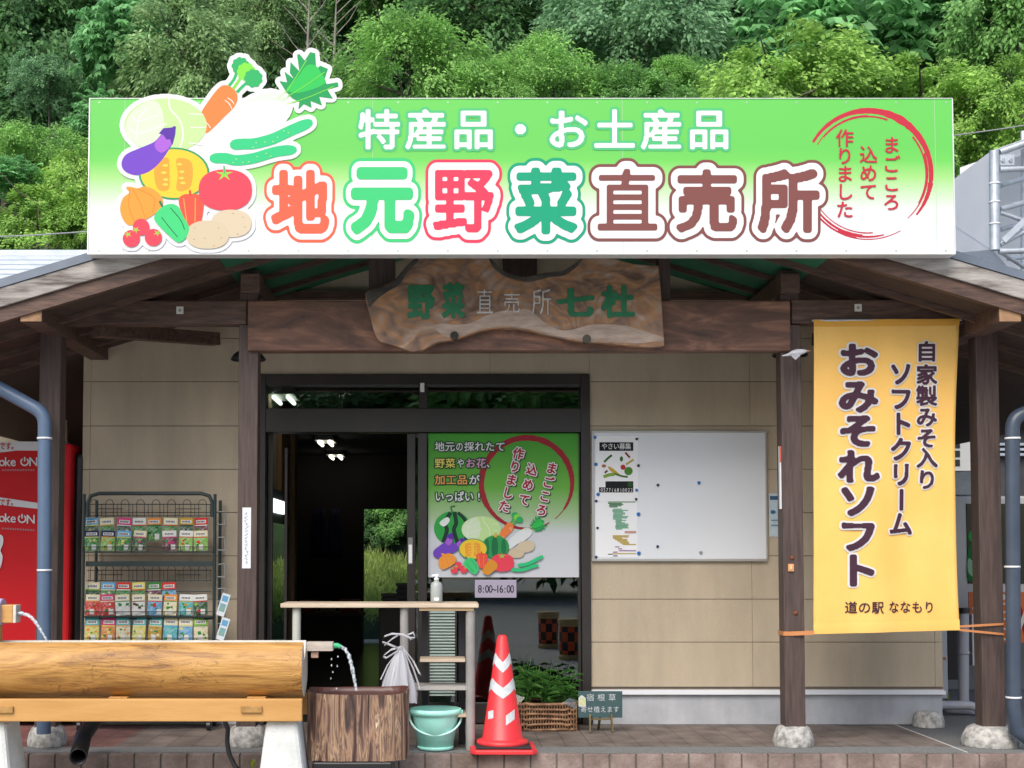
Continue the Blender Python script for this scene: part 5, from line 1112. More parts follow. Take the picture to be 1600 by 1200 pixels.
# ------------------------------------------------------------------ table with shelves
TA0, TA1 = -1.27, -.93
ztab = P(600, 943, TA0).z
TT = thing('wash_table', 'narrow wooden topped table with grey pipe legs in front of the open door', 'table', (P(592, 1160, -1.1).x, -1.1, 0))
wood_t = mat('table_board', (.42, .33, .24), (.60, .50, .38), 4, (1, 6, 6), .7, bump=.15)
xa, xm_, xb = P(438, 946, TA0).x, P(655, 946, TA0).x, P(748, 946, TA0).x
MB().box(xa, xb, TA0, TA1, ztab - .026, ztab).build('table_top', wood_t, TT, bevel=.004)
MB().box(xm_, xb - .03, TA0 + .015, TA1 - .02, ztab - .044, ztab - .0265).build('under_board', mat('under_board', (.50, .36, .20), rough=.7), TT)
PG = mat('grey_pipe_leg', (.24, .235, .225), (.32, .31, .30), 9, rough=.5); PW = mat('pale_pipe_leg', (.46, .48, .42), rough=.5)
for u, m0 in ((463, PW), (631.5, PG), (735, PG)):
    x = P(u, 1050, TA0 + .05).x; r = .029 if u > 700 else .026
    MB().tube([Vector((x, TA0 + .05, .001)), Vector((x, TA0 + .05, ztab - .045 if u > 660 else ztab - .027))], r, 16).build('leg', m0, TT)
for u in (664, 721.5):
    x = P(u, 1050, TA1 - .03).x; MB().box(x - .02, x + .02, TA1 - .05, TA1 - .01, .001, ztab - .046).build('leg', mat('dark_leg', (.022, .024, .03), rough=.45), TT)
for u0, u1, v in ((656, 727, 1031), (640, 729, 1075), (690, 729, 1117)):
    z = P(690, v, TA0 + .05).z; x0, x1 = P(u0, v, TA0 + .05).x, P(u1, v, TA0 + .05).x
    MB().box(x0, x1, TA0 + .03, TA1 - .055, z - .012, z + (.004 if v != 1075 else .010)).build('shelf', wood_t if v != 1075 else mat('grey_shelf', (.36, .35, .33), rough=.7), TT, bevel=.002)
bt = thing('spray_bottle', 'translucent white pump bottle standing on the right end of the table', 'bottle', P(682, 943, -1.1))
z0 = ztab + .001; c = Vector((P(682, 925, -1.1).x, -1.1, z0))
MB().lathe(c, [(0, 0), (.034, 0), (.037, .004), (.037, .105), (.030, .122), (.016, .128), (.014, .136), (0, .136)], 24).build('body', mat('milky_plastic', (.34, .38, .37), rough=.35), bt)
MB().lathe(c + Vector((0, 0, .1365)), [(0, 0), (.015, 0), (.015, .014), (.006, .016), (.006, .03), (0, .03)], 16).build('cap', WHITE, bt); MB().bar(c + Vector((-.03, 0, .166)), c + Vector((.012, 0, .170)), .012, .010).build('nozzle', WHITE, bt)
MB().lathe(c, [(.0375, .012), (.0375, .03)], 24, sy=1.0).v
MB().box(c.x - .015, c.x + .015, c.y - .0405, c.y - .0365, z0 + .012, z0 + .03).build('label', mat('label_white', (.8, .8, .78)), bt)
# louvred panel behind the glass
LVY = -.16; lv = thing('louvred_panel', 'pale green slatted panel standing by the door glass behind the table', 'slatted panel', (P(691, 1090, LVY).x, LVY, 0))
m_ = MB(); x0, x1 = P(671, 1020, LVY).x, P(711, 1020, LVY).x
for i in range(30): v = 948 + i * 4.8; z = GZ(v, LVY); m_.add([(x0, LVY, z), (x1, LVY, z), (x1, LVY + .013, z + .010), (x0, LVY + .013, z + .010)], [(0, 1, 2, 3)])
m_.build('slats', mat('louvre_pale', (.30, .37, .34), (.38, .46, .42), 9, rough=.3), lv, solid=.003); MB().box(x0, x1, LVY + .02, LVY + .025, GZ(1088, LVY), GZ(944, LVY)).build('back_sheet', mat('louvre_back', (.32, .40, .36), rough=.4), lv)
for xa, xb in ((x0 - .012, x0 - .001), (x1 + .001, x1 + .012)): MB().box(xa, xb, LVY - .005, LVY + .03, .001, GZ(944, LVY)).build('frame', DARKM, lv)

# ------------------------------------------------------------------ white streamer bundle
SBY = TA0 - .06
sb = thing('streamer_bundle', 'bundle of shredded white plastic streamers tied to the middle table leg', 'streamer bundle', P(628, 1105, SBY))
WPL = bpy.data.materials.new('white_film'); WPL.use_nodes = True; b_ = WPL.node_tree.nodes['Principled BSDF']; b_.inputs['Base Color'].default_value = (.60, .61, .65, 1); b_.inputs['Roughness'].default_value = .25; b_.inputs['Alpha'].default_value = .62
m_ = MB(); top = P(626, 1012, SBY + .02)
for i in range(45):
    t_ = rng.uniform(-1, 1); u = 626 + t_ * 30 + (2 if t_ > 0 else -2); v = rng.uniform(1070, 1108) if abs(t_) < .9 else rng.uniform(1050, 1085); yb = SBY + rng.uniform(-.05, .05); a = P(626 + t_ * 4, 1012 + rng.uniform(-3, 5), SBY + .02); c = P(u, v, yb); md = a.lerp(c, .5) + Vector((t_ * .012, rng.uniform(-.02, .01), 0)); s = Vector((rng.uniform(.002, .006), rng.uniform(-.003, .003), 0))
    m_.add([a - s * .5, a + s * .5, md + s, c + s, c - s, md - s], [(0, 1, 2, 5), (5, 2, 3, 4)])
m_.build('strands', WPL, sb)
m_ = MB(); prof_ = [(1012, 3), (1022, 7), (1035, 12), (1050, 17), (1066, 22), (1084, 26), (1098, 27)]; nn = 40; vs = []
for j, (v, hw_) in enumerate(prof_):
    for i in range(nn):
        a = 2 * math.pi * i / nn; k_ = 1 + .16 * math.sin(a * 7 + j * .4) + .08 * math.sin(a * 13 - j); c_ = P(625 - j * .8 + hw_ * k_ * math.cos(a), v, SBY + .02); vs.append(c_ + Vector((0, .055 * hw_ / 24 * k_ * math.sin(a), 0)))
m_.add(vs, [(j * nn + i, j * nn + (i + 1) % nn, (j + 1) * nn + (i + 1) % nn, (j + 1) * nn + i) for j in range(len(prof_) - 1) for i in range(nn)], 0, True); m_.build('bag_body', WPL, sb)
m_ = MB()
for pts in ([(620, 1014), (606, 1008), (597, 1005), (600, 996), (612, 992), (628, 993), (641, 999), (648, 998)], [(628, 1012), (610, 1017), (598, 1027), (603, 1030), (622, 1018)], [(636, 994), (645, 990), (648, 997), (640, 1001)], [(600, 1010), (612, 1000), (622, 994)]):
    a = [P(u, v, SBY) for u, v in pts]; a2 = [p + Vector((.004, 0, .013)) for p in a]; k = len(a); m_.add(a + a2, [(i, i + 1, k + i + 1, k + i) for i in range(k - 1)], 0, True)
m_.build('tie_ribbon', WPL, sb, solid=.001)

# ------------------------------------------------------------------ bucket
BX = P(680.5, 1140, -1.17).x; bk_ = thing('bucket', 'mint green plastic bucket with handle standing on the porch edge', 'bucket', (BX, -1.17, 0))
MINT = mat('mint_plastic', (.40, .93, .78), (.46, .96, .84), 9, rough=.38); weather(MINT, .88, 1.05)
MB().lathe((BX, -1.17, .001), [(0, .0), (.098, 0), (.108, .003), (.112, .02), (.108, .022), (.140, .205), (.147, .207), (.149, .214), (.158, .216), (.160, .232), (.158, .246), (.150, .248), (.146, .235), (.140, .205), (.108, .02), (0, .018)], 48).build('shell', MINT, bk_)
pts = []
for i in range(25): a = math.pi * i / 24; pts.append(Vector((BX - .162 * math.cos(a), -1.17 - .115 * math.sin(a), .222 - .125 * math.sin(a) ** .9)))
MB().tube(pts, .0065, 10).build('handle', mat('mint_handle', (.55, .9, .84), rough=.4), bk_)
for s in (-1, 1): MB().box(BX + s * .152, BX + s * .168, -1.187, -1.153, .195, .238).build('handle_lug', MINT, bk_, bevel=.004)

# ------------------------------------------------------------------ traffic cone
CX, CY = P(785, 1100, -1.24).x, -1.24; cn = thing('traffic_cone', 'red traffic cone with white chevron bands and black weight on the kerb', 'traffic cone', (CX, CY, 0))
CR = mat('cone_red', (.80, .035, .045), (.86, .05, .055), 5, rough=.42); weather(CR, .74, 1.05)
H0, H1, R0, R1 = .075, .70, .122, .030
def cr_(z): return R0 + (R1 - R0) * (z - H0) / (H1 - H0)
MB().lathe((CX, CY, 0), [(.155, .045), (.158, .052), (.155, .066), (.130, .073), (R0, .082), (R1 + .002, H1 - .02), (R1 - .004, H1 - .006), (.018, H1), (0, H1 + .001)], 48).build('body', CR, cn)
m_ = MB(); q = .198; cq = .03
m_.add([(CX + sx * a, CY + sy * b_, z) for z in (.004, .030) for sx, sy, a, b_ in ((-1, -1, q, q - cq), (-1, -1, q - cq, q), (1, -1, q - cq, q), (1, -1, q, q - cq), (1, 1, q, q - cq), (1, 1, q - cq, q), (-1, 1, q - cq, q), (-1, 1, q, q - cq))], [tuple(range(8))[::-1], tuple(range(8, 16))] + [(i, (i + 1) % 8, 8 + (i + 1) % 8, 8 + i) for i in range(8)]); m_.build('base', CR, cn, bevel=.006)
m_ = MB(); q = .165; m_.box(CX - q, CX + q, CY - q, CY + q, .0305, .045); m_.build('weight', mat('black_rubber', (.018, .018, .022), rough=.75), cn, bevel=.005)
WH = mat('reflective_white', (.58, .62, .66), (.72, .76, .79), 40, rough=.35); weather(WH, .78, 1.05)
def chev(z0, th, amp):
    m_ = MB(); vs = []; n = 96
    for i in range(n):
        a = 2 * math.pi * i / n - math.pi / 2; tri = abs(((i / n * 4 + 0) % 1) - .0); tri = 1 - abs(2 * ((i / n * 3) % 1) - 1); z = z0 + amp * tri
        for zz in (z, z + th): vs.append((CX + (cr_(zz) + .0015) * math.cos(a), CY + (cr_(zz) + .0015) * math.sin(a), zz))
    m_.add(vs, [(2 * i, 2 * ((i + 1) % n), 2 * ((i + 1) % n) + 1, 2 * i + 1) for i in range(n)], 0, True); return m_
def zcone(v): return P(785, v, CY - .06).z
chev(zcone(1051), .062, .055).build('white_chevron', WH, cn); chev(zcone(1091), .064, .055).build('white_chevron', WH, cn)
def patch(u0, u1, va, vb, sk):
    m_ = MB(); vs = []; k = 6
    for i in range(k + 1):
        u = u0 + (u1 - u0) * i / k
        for v in (va, vb):
            z = zcone(v - sk * i / k); r = cr_(z) + .0018; x = P(u, v, CY - r).x - CX; x = max(-r * .999, min(r * .999, x)); vs.append((CX + x, CY - math.sqrt(r * r - x * x), z))
    m_.add(vs, [(2 * i, 2 * i + 2, 2 * i + 3, 2 * i + 1) for i in range(k)], 0, True); return m_
patch(763, 771, 1112, 1124, 3).build('white_patch', WH, cn); patch(790.5, 804.5, 1117, 1132, 9).build('white_patch', WH, cn)

# ------------------------------------------------------------------ basket of plants, chalkboard
BKY = -.36
bx0, bx1 = P(808, 1115, BKY).x, P(903, 1115, BKY).x; zb1_ = P(850, 1100, BKY).z
bs = thing('wicker_basket', 'woven brown wicker basket by the door jamb', 'basket', ((bx0 + bx1) / 2, BKY + .14, 0))
WK = mat('wicker', (.13, .062, .03), (.34, .19, .10), 18, rough=.6); m_ = MB(); nr = 6
cxb = (bx0 + bx1) / 2; hw = (bx1 - bx0) / 2; hd = .14
for j in range(nr):
    z = .010 + (zb1_ - .012) * j / (nr - 1); pts = []; n = 96; fl = .93 + .07 * j / (nr - 1)
    for i in range(n + 1):
        t_ = 2 * math.pi * i / n; c_, s_ = math.cos(t_), math.sin(t_); x = hw * fl * math.copysign(min(1, abs(c_) ** .28), c_); y = hd * math.copysign(min(1, abs(s_) ** .28), s_)
        o = .013 * math.sin(i * math.pi / 4 + (math.pi if j % 2 else 0)); pts.append(Vector((cxb + x * (1 + o), BKY + .14 + y * (1 + o * 4), z + .004 * math.sin(i * math.pi / 4 + j) + random.uniform(-.001, .001))))
    m_.tube(pts, (.0095 if j < nr - 1 else .012), 7, cap=False)
m_.build('weave', WK, bs)
m_ = MB()
for i in range(22): t_ = i / 21; x = cxb + (t_ * 2 - 1) * hw * .95; m_.tube([Vector((x, BKY + .004, .004)), Vector((x, BKY - .002, zb1_))], .005, 6)
m_.build('stakes', WK, bs)
MB().box(cxb - hw * .9, cxb + hw * .9, BKY + .02, BKY + .26, .02, zb1_ - .02).build('soil', mat('basket_soil', (.02, .016, .012), rough=.95), bs)
FILM = glassmat('clear_film', (.88, .90, .90), .03, .25)
m_ = MB(); m_.add([P(803, 1128, BKY - .02), P(812, 1100, BKY - .02), P(820, 1090, BKY + .02), P(806, 1085, BKY + .05), P(800, 1110, BKY)], [(0, 1, 2, 3, 4)]).add([P(878, 1098, BKY - .025), P(900, 1108, BKY - .025), P(903, 1095, BKY), P(890, 1090, BKY)], [(0, 1, 2, 3)]); m_.build('plastic_wrap', FILM, bs, solid=.001)
PLF = leafmat('potted_leaf', (.02, .075, .018), (.12, .33, .06), .3, .4)
def bush(seed):
    r = random.Random(seed); m_ = MB()
    for s in range(10):
        a = r.uniform(0, 6.28); h = r.uniform(.15, .33); b0 = Vector((r.uniform(-.03, .03), r.uniform(-.04, .04), 0)); top = b0 + Vector((math.cos(a) * h * .30, math.sin(a) * h * .3, h))
        m_.tube([b0, b0.lerp(top, .5) + Vector((0, 0, .01)), top], [.003, .0025, .0015], 5, 0)
        for k in range(10):
            q = .25 + .75 * k / 12; o = b0.lerp(top, q); aa = k * 2.4 + r.uniform(-.4, .4); l = r.uniform(.07, .135) * (1.15 - .3 * q); d = Vector((math.cos(aa), math.sin(aa), r.uniform(.0, .7))).normalized(); sd_v = d.cross(Vector((0, 0, 1))).normalized() * l * .10; tip = o + d * l - Vector((0, 0, l * .25)); md = o + d * l * .5 + Vector((0, 0, l * .05))
            m_.add([o, md + sd_v, tip, md - sd_v], [(0, 1, 2), (0, 2, 3)], 0)
    return m_
for k, (u, lab, sc) in enumerate(((820, 'bushy green potted plant at the left end of the wicker basket', 1.0), (852, 'dark green potted plant in the middle of the wicker basket', .95), (884, 'green potted plant at the right end of the wicker basket', .92))):
    t = thing('potted_plant', lab, 'plant', (P(u, 1100, BKY + .12).x, BKY + .12, zb1_ - .03), 'plants in the wicker basket'); o = bush(20 + k).build('foliage', PLF, None); o.parent = t; o.scale = (sc, sc, sc)
CBY = -.40
cb = thing('chalkboard', 'small dark green chalkboard with white handwriting on a mini easel', 'chalkboard', P(938, 1130, CBY))
b0_ = P(938, 1121, CBY)
MB().pbox(903.5, 1080, 972.5, 1121.5, CBY, .012).build('slate', mat('chalk_green', (.030, .072, .078), (.045, .095, .10), 7, rough=.6), cb, bevel=.002)
letters(MB(), row('宿根草', 914, 965, 1090, 12, 12.5), .0, CBY - .002).build('chalk_text', flat((214, 220, 226)), cb); letters(MB(), row('寄せ植えます', 907, 968, 1108.5, 10.5, 9.8), .0, CBY - .002).build('chalk_text', flat((214, 220, 226)), cb)
MB().sheet([(904, 1091), (906, 1088), (909, 1086), (912, 1088), (915, 1091), (915.5, 1104), (904, 1104)], CBY - .003).build('price_sticker', flat((226, 228, 222)), cb); MB().sheet(spl([(905.5, 1094), (909.5, 1090), (914, 1094), (914, 1101), (905.5, 1101)]), CBY - .0036).build('sticker_picture', mat('sticker_green', (.45, .52, .22), (.62, .6, .35), 60), cb)
EW = mat('easel_wood', (.10, .075, .03), (.16, .12, .05), 12, rough=.6); m_ = MB()
for u in (922, 955): m_.bar(P(u, 1116, CBY - .012), Vector((P(u, 1128, CBY).x + (-.004 if u < 940 else .004), CBY - .035, .006)), .012, .016).bar(P(u, 1118, CBY - .012), P(u, 1121.9, CBY + .05), .012, .010)
m_.bar(P(938, 1118, CBY + .02), Vector((P(938, 1128, CBY).x, CBY + .12, .006)), .014, .012).bar(P(920, 1123.6, CBY + .01), P(957, 1123.6, CBY + .01), .012, .012); m_.build('easel', EW, cb)
# ------------------------------------------------------------------ trees on the hillside
LEAVES = {'lime': leafmat('lime_leaf', (.08, .205, .035), (.50, .80, .19), .42), 'mid': leafmat('mid_leaf', (.055, .165, .042), (.36, .68, .22), .42), 'fresh': leafmat('fresh_leaf', (.07, .20, .042), (.46, .82, .23), .42),
          'dark': leafmat('dark_leaf', (.034, .105, .034), (.21, .43, .16), .40), 'blue': leafmat('blue_green_leaf', (.06, .165, .075), (.34, .60, .31), .40), 'olive': leafmat('olive_leaf', (.08, .17, .055), (.44, .66, .29), .40), 'broad': leafmat('broad_leaf', (.045, .16, .055), (.32, .70, .28), .4, .45)}
BARKM = mat('tree_bark', (.06, .05, .04), (.17, .15, .12), 9, (3, 3, .6), .9, bump=.5)
def crown_mesh(name, m, seed, nclump, nleaf, lw, ll, lobes, flatc=.45, whorl=False, droop=.2, csz=.26):
    """unit-radius crown: lobes -> drooping leafy sprays -> single leaves"""
    r = np.random.default_rng(seed); V = []; 
    lob = []
    for i in range(lobes):
        d = r.normal(size=3); d /= np.linalg.norm(d); d[2] = abs(d[2]) * 1.1 - .55; lob.append((d * r.uniform(.40, .80) * np.array([1, 1, .95]), r.uniform(.24, .46)))
    lob.append((np.zeros(3), .55))
    for c in range(nclump):
        lc, lr = lob[r.integers(len(lob))]; d = r.normal(size=3); d /= np.linalg.norm(d)
        cc = lc + d * lr * r.uniform(.72, 1.06)
        out = cc / (np.linalg.norm(cc) + 1e-6); ax = np.array([out[0], out[1], .35 * out[2] - droop]); ax /= np.linalg.norm(ax) + 1e-9
        up = np.array([0, 0, 1.0]) + .35 * out + r.normal(size=3) * .18; side = np.cross(ax, up); side /= np.linalg.norm(side) + 1e-9; up = np.cross(side, ax)
        n = nleaf; s = csz * r.uniform(.65, 1.25)
        if whorl:
            k = r.integers(3, 7)
            base = cc + (r.normal(size=(k, 3)) * s * .6); ang = np.tile(np.arange(7) / 7 * 6.283, k) + np.repeat(r.uniform(0, 6, k), 7); b = np.repeat(base, 7, 0)
            dirs = np.cos(ang)[:, None] * ax + np.sin(ang)[:, None] * side - .35 * up; n = len(ang)
        else:
            a = r.uniform(-.15, 1, n); w_ = r.uniform(-1, 1, n) * (1.0 - .6 * np.abs(a - .35)); h_ = r.normal(size=n) * .5 * flatc
            b = cc + s * (a[:, None] * ax + w_[:, None] * side * .75 + (h_ - .35 * a * a)[:, None] * up)
            dirs = ax + np.sign(w_)[:, None] * side * r.uniform(.1, 1.0, n)[:, None] + r.normal(size=(n, 3)) * .35 - np.array([0, 0, .25])
        dirs /= np.linalg.norm(dirs, axis=1)[:, None]
        nn = up + r.normal(size=(n, 3)) * .45; sd_ = np.cross(dirs, nn); sd_ /= np.linalg.norm(sd_, axis=1)[:, None] + 1e-9; nrm = np.cross(sd_, dirs)
        L_ = ll * r.uniform(.7, 1.3, n)[:, None]; W_ = lw * r.uniform(.75, 1.25, n)[:, None]
        q = np.stack([b, b + dirs * L_ * .5 + sd_ * W_ - nrm * 0, b + dirs * L_ - nrm * L_ * .18, b + dirs * L_ * .5 - sd_ * W_], 1); V.append(q.reshape(-1, 3))
    V = np.concatenate(V); nq = len(V) // 4
    me = bpy.data.meshes.new(name); me.vertices.add(len(V)); me.vertices.foreach_set('co', V.ravel()); me.loops.add(nq * 4); me.loops.foreach_set('vertex_index', np.arange(nq * 4, dtype=np.int32)); me.polygons.add(nq); me.polygons.foreach_set('loop_start', np.arange(0, nq * 4, 4, dtype=np.int32)); me.polygons.foreach_set('loop_total', np.full(nq, 4, dtype=np.int32)); me.update(calc_edges=True); me.materials.append(m)
    return me
KIND = {}
def kind(k):
    if k in KIND: return KIND[k]
    sp = {'lime': (LEAVES['lime'], 100, 200, .016, .062, 13), 'lime2': (LEAVES['lime'], 90, 200, .017, .066, 10), 'mid': (LEAVES['mid'], 90, 190, .018, .072, 12), 'fresh': (LEAVES['fresh'], 120, 160, .012, .058, 11), 'dark': (LEAVES['dark'], 95, 170, .019, .072, 12), 'blue': (LEAVES['blue'], 100, 200, .016, .066, 14), 'olive': (LEAVES['olive'], 100, 210, .014, .066, 13)}
    if k == 'broad': me = crown_mesh('broad_crown', LEAVES['broad'], 5, 150, 0, .028, .125, 11, whorl=True, csz=.20)
    else: a = sp[k]; me = crown_mesh(k + '_crown', a[0], len(k) * 7 + ord(k[0]), a[1], a[2], a[3], a[4], a[5])
    KIND[k] = me; return me
def tree(lab, u, v, d, rp, k, sq=1.0, rot=None, group='trees on the wooded hillside', rich=True):
    """crown centred on (u, v) at distance d, rp pixels in radius"""
    Y = d - 9.5; c = P(u, v, Y); rad = rp * 1.22 / F_PX * d; zg = hz(c.x, Y) - .1; h = c.z - zg
    t = thing('tree', lab, 'tree', (c.x, Y, zg), group); sq *= 1.12
    m_ = MB(); r = random.Random(int(u * 13 + v)); tr_ = max(.05, rad * .055); lean = r.uniform(-.15, .15) * rad
    m_.tube([Vector((lean, 0, 0)), Vector((lean * .4 + r.uniform(-.05, .05), .02, h * .4)), Vector((0, 0, h * .8)), Vector((0, 0, h + rad * .35))], [tr_, tr_ * .8, tr_ * .55, tr_ * .15], 8)
    for i in range(8):
        z0 = h - rad * .7 + rad * 1.0 * i / 8; a = i * 2.4 + r.uniform(-.5, .5); l = rad * r.uniform(.5, .85); e_ = Vector((math.cos(a) * l, math.sin(a) * l, z0 + rad * r.uniform(.2, .5)))
        m_.tube([Vector((0, 0, max(z0, .2))), Vector((math.cos(a) * l * .5, math.sin(a) * l * .5, z0 + rad * .12)), e_], [tr_ * .4, tr_ * .25, tr_ * .08], 5)
    o = m_.build('trunk', BARKM, None); o.parent = t
    cr = bpy.data.objects.new('crown', kind(k)); COL.objects.link(cr); cr.parent = t; cr.location = (0, 0, h); cr.scale = (rad * 1.08, rad * 1.08, rad * 1.08 * sq); cr.rotation_euler = (0, 0, rot if rot is not None else r.uniform(0, 6.28)); return t
TREES = [
 # far, top of the picture
 ('deep green tree filling the top left corner of the photo', 40, 40, 33, 120, 'dark', 1.1), ('dark tree at the top edge right of the corner tree', 150, -20, 36, 110, 'dark', 1), ('dark tree between the olive tree and the bare gap above the carrot', 500, 40, 37, 100, 'dark', 1.2), ('pale olive tree at the top edge above the carrot leaves', 405, 30, 31, 74, 'olive', 1.1),
 ('mid green tree at the top edge above the radish leaves', 610, 20, 35, 110, 'mid', 1), ('dark green tree at the top edge over the heading', 745, 45, 34, 110, 'dark', 1), ('blue green tree at the top edge, fifth of the far row', 880, 15, 35, 110, 'blue', 1), ('tall blue green tree above the middle of the sign', 1010, 75, 31, 118, 'blue', 1.1), ('blue green tree at the top edge, between the tall blue one and the chestnut', 1130, 15, 34, 100, 'blue', 1),
 ('chestnut like tree with broad leaves at the top right', 1310, 60, 31, 135, 'broad', 1), ('broad leaved tree at the top edge in the right corner', 1480, 25, 32, 110, 'broad', 1), ('mid green tree in the top right corner', 1590, 40, 30, 90, 'mid', 1.2),
 ('dark tree filling the gap above the left end of the sign', 110, 170, 34, 120, 'dark', 1), ('dark tree behind the yellow green ones right of centre', 1120, 120, 35, 110, 'dark', 1), ('dark tree behind the right end of the sign', 1400, 190, 34, 120, 'dark', 1),
 ('dark green tree at the top edge between the corner tree and the chestnut', 1225, -10, 37, 110, 'dark', 1), ('mid green tree behind the olive tree at upper left', 300, -10, 37, 120, 'mid', 1), ('dark tree behind the bright layered tree above the heading', 680, 90, 36, 100, 'dark', 1), ('dark green tree behind the middle of the sign top', 930, 110, 34, 100, 'mid', 1), ('dark tree high behind the right canopy', 1560, 130, 33, 100, 'dark', 1), ('dark tree low behind the left metal roof', 20, 180, 31, 100, 'dark', 1),
 # middle
 ('slim grey green tree with a bare trunk at the left', 78, 130, 27, 48, 'blue', 1), ('broad leaved bright tree above the left end of the sign', 195, 60, 27, 72, 'broad', 1.3), ('rounded pale olive tree behind the vegetable pictures', 285, 110, 26, 98, 'olive', 1.1), ('broad leaved branch filled tree beside the sign at far left', 160, 190, 26, 50, 'broad', 1),
 ('bright green layered tree above the heading at left', 640, 125, 26, 112, 'fresh', .95), ('small bright green tree right of the layered tree above the sign', 760, 145, 25, 60, 'fresh', .9), ('yellow green tree above the middle of the heading', 865, 130, 26, 82, 'fresh', 1), ('small mid green tree above the heading right of centre', 985, 160, 25, 66, 'mid', .8), ('small lime tree above the second dot of the heading', 1045, 130, 26, 50, 'fresh', .9),
 ('rounded lime flowering tree behind the right half of the sign', 1210, 155, 25, 128, 'lime', .85), ('lime tree behind the right end of the sign', 1440, 170, 25, 105, 'lime2', .9), ('lime tree at the right edge above the white canopy', 1570, 170, 24, 85, 'lime2', 1),
 ('mid green bush filling the gap behind the heading at left', 560, 150, 28, 60, 'mid', 1), ('fresh green bush low behind the heading between two layered trees', 705, 165, 27, 66, 'mid', .9), ('blue green bush low behind the second half of the heading', 920, 165, 27.5, 60, 'blue', .9), ('fresh green bush between the middle trees and the lime tree', 1095, 150, 27, 58, 'mid', 1), ('lime bush between the two lime trees at right', 1330, 170, 26, 62, 'fresh', .9), ('olive shrub between the broad leaved tree and the olive tree', 235, 160, 28, 60, 'mid', 1),
 # front
 ('yellow green bush tree at the left edge above the roof', 50, 250, 25, 70, 'fresh', .9), ('lime bush beside the left end of the sign', 125, 285, 24, 62, 'lime', 1.1), ('low yellow green bush behind the left metal roof', 60, 335, 23, 78, 'lime2', .7), ('low lime bush at the left end of the sign bottom', 140, 360, 23, 58, 'lime', .9), ('small broad leaved shrub in the left middle above the metal roof', 25, 275, 23.5, 42, 'broad', .7),
 ('dark shrub behind the white canopy at right', 1500, 265, 25, 60, 'mid', 1), ('mid green shrub right above the white canopy', 1575, 225, 25, 58, 'fresh', .8), ('mid green shrub hidden mostly behind the right end of the sign', 1395, 250, 24, 70, 'fresh', 1),
]
for a in TREES: tree(*a)
# slim trees without leaves in the dark gap
def bare(lab, u, v0, v1, d):
    Y = d - 9.5; a = P(u, v1, Y); b_ = P(u + 6, v0, Y); t = thing('bare_tree', lab, 'tree', (a.x, Y, hz(a.x, Y) - .1), 'slim bare trees in the dark gap'); m_ = MB(); r = random.Random(u)
    base = Vector((a.x, Y, hz(a.x, Y) - .1)); m_.tube([base, a, b_], [.06, .045, .012], 7)
    for i in range(9): q = i / 9; o_ = a.lerp(b_, q); s = r.choice((-1, 1)); m_.tube([o_, o_ + Vector((s * .3, r.uniform(-.2, .2), .35)), o_ + Vector((s * r.uniform(.5, .8), r.uniform(-.3, .3), r.uniform(.5, .9)))], [.016, .010, .003], 5)
    o = MB(); o.v = [tuple(Vector(p) - base) for p in m_.v]; o.f, o.m, o.sm = m_.f, m_.m, m_.sm; o.build('trunk', mat('pale_bark', (.16, .14, .12), (.28, .26, .23), 9, rough=.9), None).parent = t
bare('slim bare tree in the dark gap above the radish leaves', 478, -20, 150, 27.5); bare('slim bare tree right of its twin above the radish leaves', 520, -10, 140, 28)
# tree seen through the back door
tree('dark green bush seen through the back door of the shop', 612, 808, 21.2, 42, 'mid', .9, group=None); tree('dark bush left in the back door opening', 570, 818, 21.4, 40, 'dark', .9, group=None)
tree('bright green bush seen between the red vending machine and the wall', 118, 700, 20, 26, 'fresh', 1, group=None); tree('bright bush seen under the left eave by the downpipe', 35, 618, 20, 26, 'fresh', 1, group=None)

# ------------------------------------------------------------------ neighbours
NB = thing('neighbour_building', 'beige neighbouring building with a lapped silver metal roof at the left', 'building', (-8, 5, 0))
LAP = mat('silver_lap_roof', (.42, .47, .54), (.50, .55, .62), 4, rough=.30, metal=.35)
m_ = MB(); y0, y1 = 4.6, 10.0; zr1 = P(60, 393.5, 10.0).z; zr0 = zr1 - .42 * 5.4; nl = 17
for i in range(nl):
    ya, yb = y0 + (y1 - y0) * i / nl, y0 + (y1 - y0) * (i + 1) / nl; za = zr0 + (zr1 - zr0) * i / nl; zb_n = zr0 + (zr1 - zr0) * (i + 1) / nl
    m_.add([(-13, ya, za), (-3.9, ya, za), (-3.9, yb, zb_n - .035), (-13, yb, zb_n - .035), (-13, ya, za - .05), (-3.9, ya, za - .05)], [(0, 1, 2, 3), (4, 5, 1, 0)])
m_.build('roof', LAP, NB); MB().box(-13, -3.9, y1, y1 + .2, zr1 - .06, zr1 + .03).build('ridge_cap', LAP, NB)
MB().box(-13, -4.05, 5.0, 9.9, -.19, zr0 + .1).build('wall', mat('neighbour_beige', (.36, .31, .23), rough=.85), NB)
MB().add([(-13, 9.9, zr0 - .1), (-13, 9.9, zr1 - .08), (-13, 5.0, zr0 + .05), (-3.95, 9.9, zr0 - .1), (-3.95, 9.9, zr1 - .08), (-3.95, 5.0, zr0 + .05)], [(0, 1, 2), (3, 4, 5)]).build('gable', mat('neighbour_beige', (.36, .31, .23)), NB)
LB = thing('side_shed', 'beige shed with a sloping silver roof edge under the left eave', 'shed', (-4.2, 3, 0))
MB().box(-7, P(34, 680, 3.0).x, 3.0, 4.4, -.19, P(20, 664, 3.0).z).build('wall', mat('shed_beige', (.42, .37, .27), rough=.85), LB)
m_ = MB(); m_.bar(P(-60, 600, 2.6), P(64, 654, 2.6), .9, .035); m_.build('roof', LAP, LB); MB().bar(P(-60, 607, 2.1), P(64, 661, 2.1), .05, .06).build('eave_trim', mat('shed_trim', (.05, .045, .04)), LB)
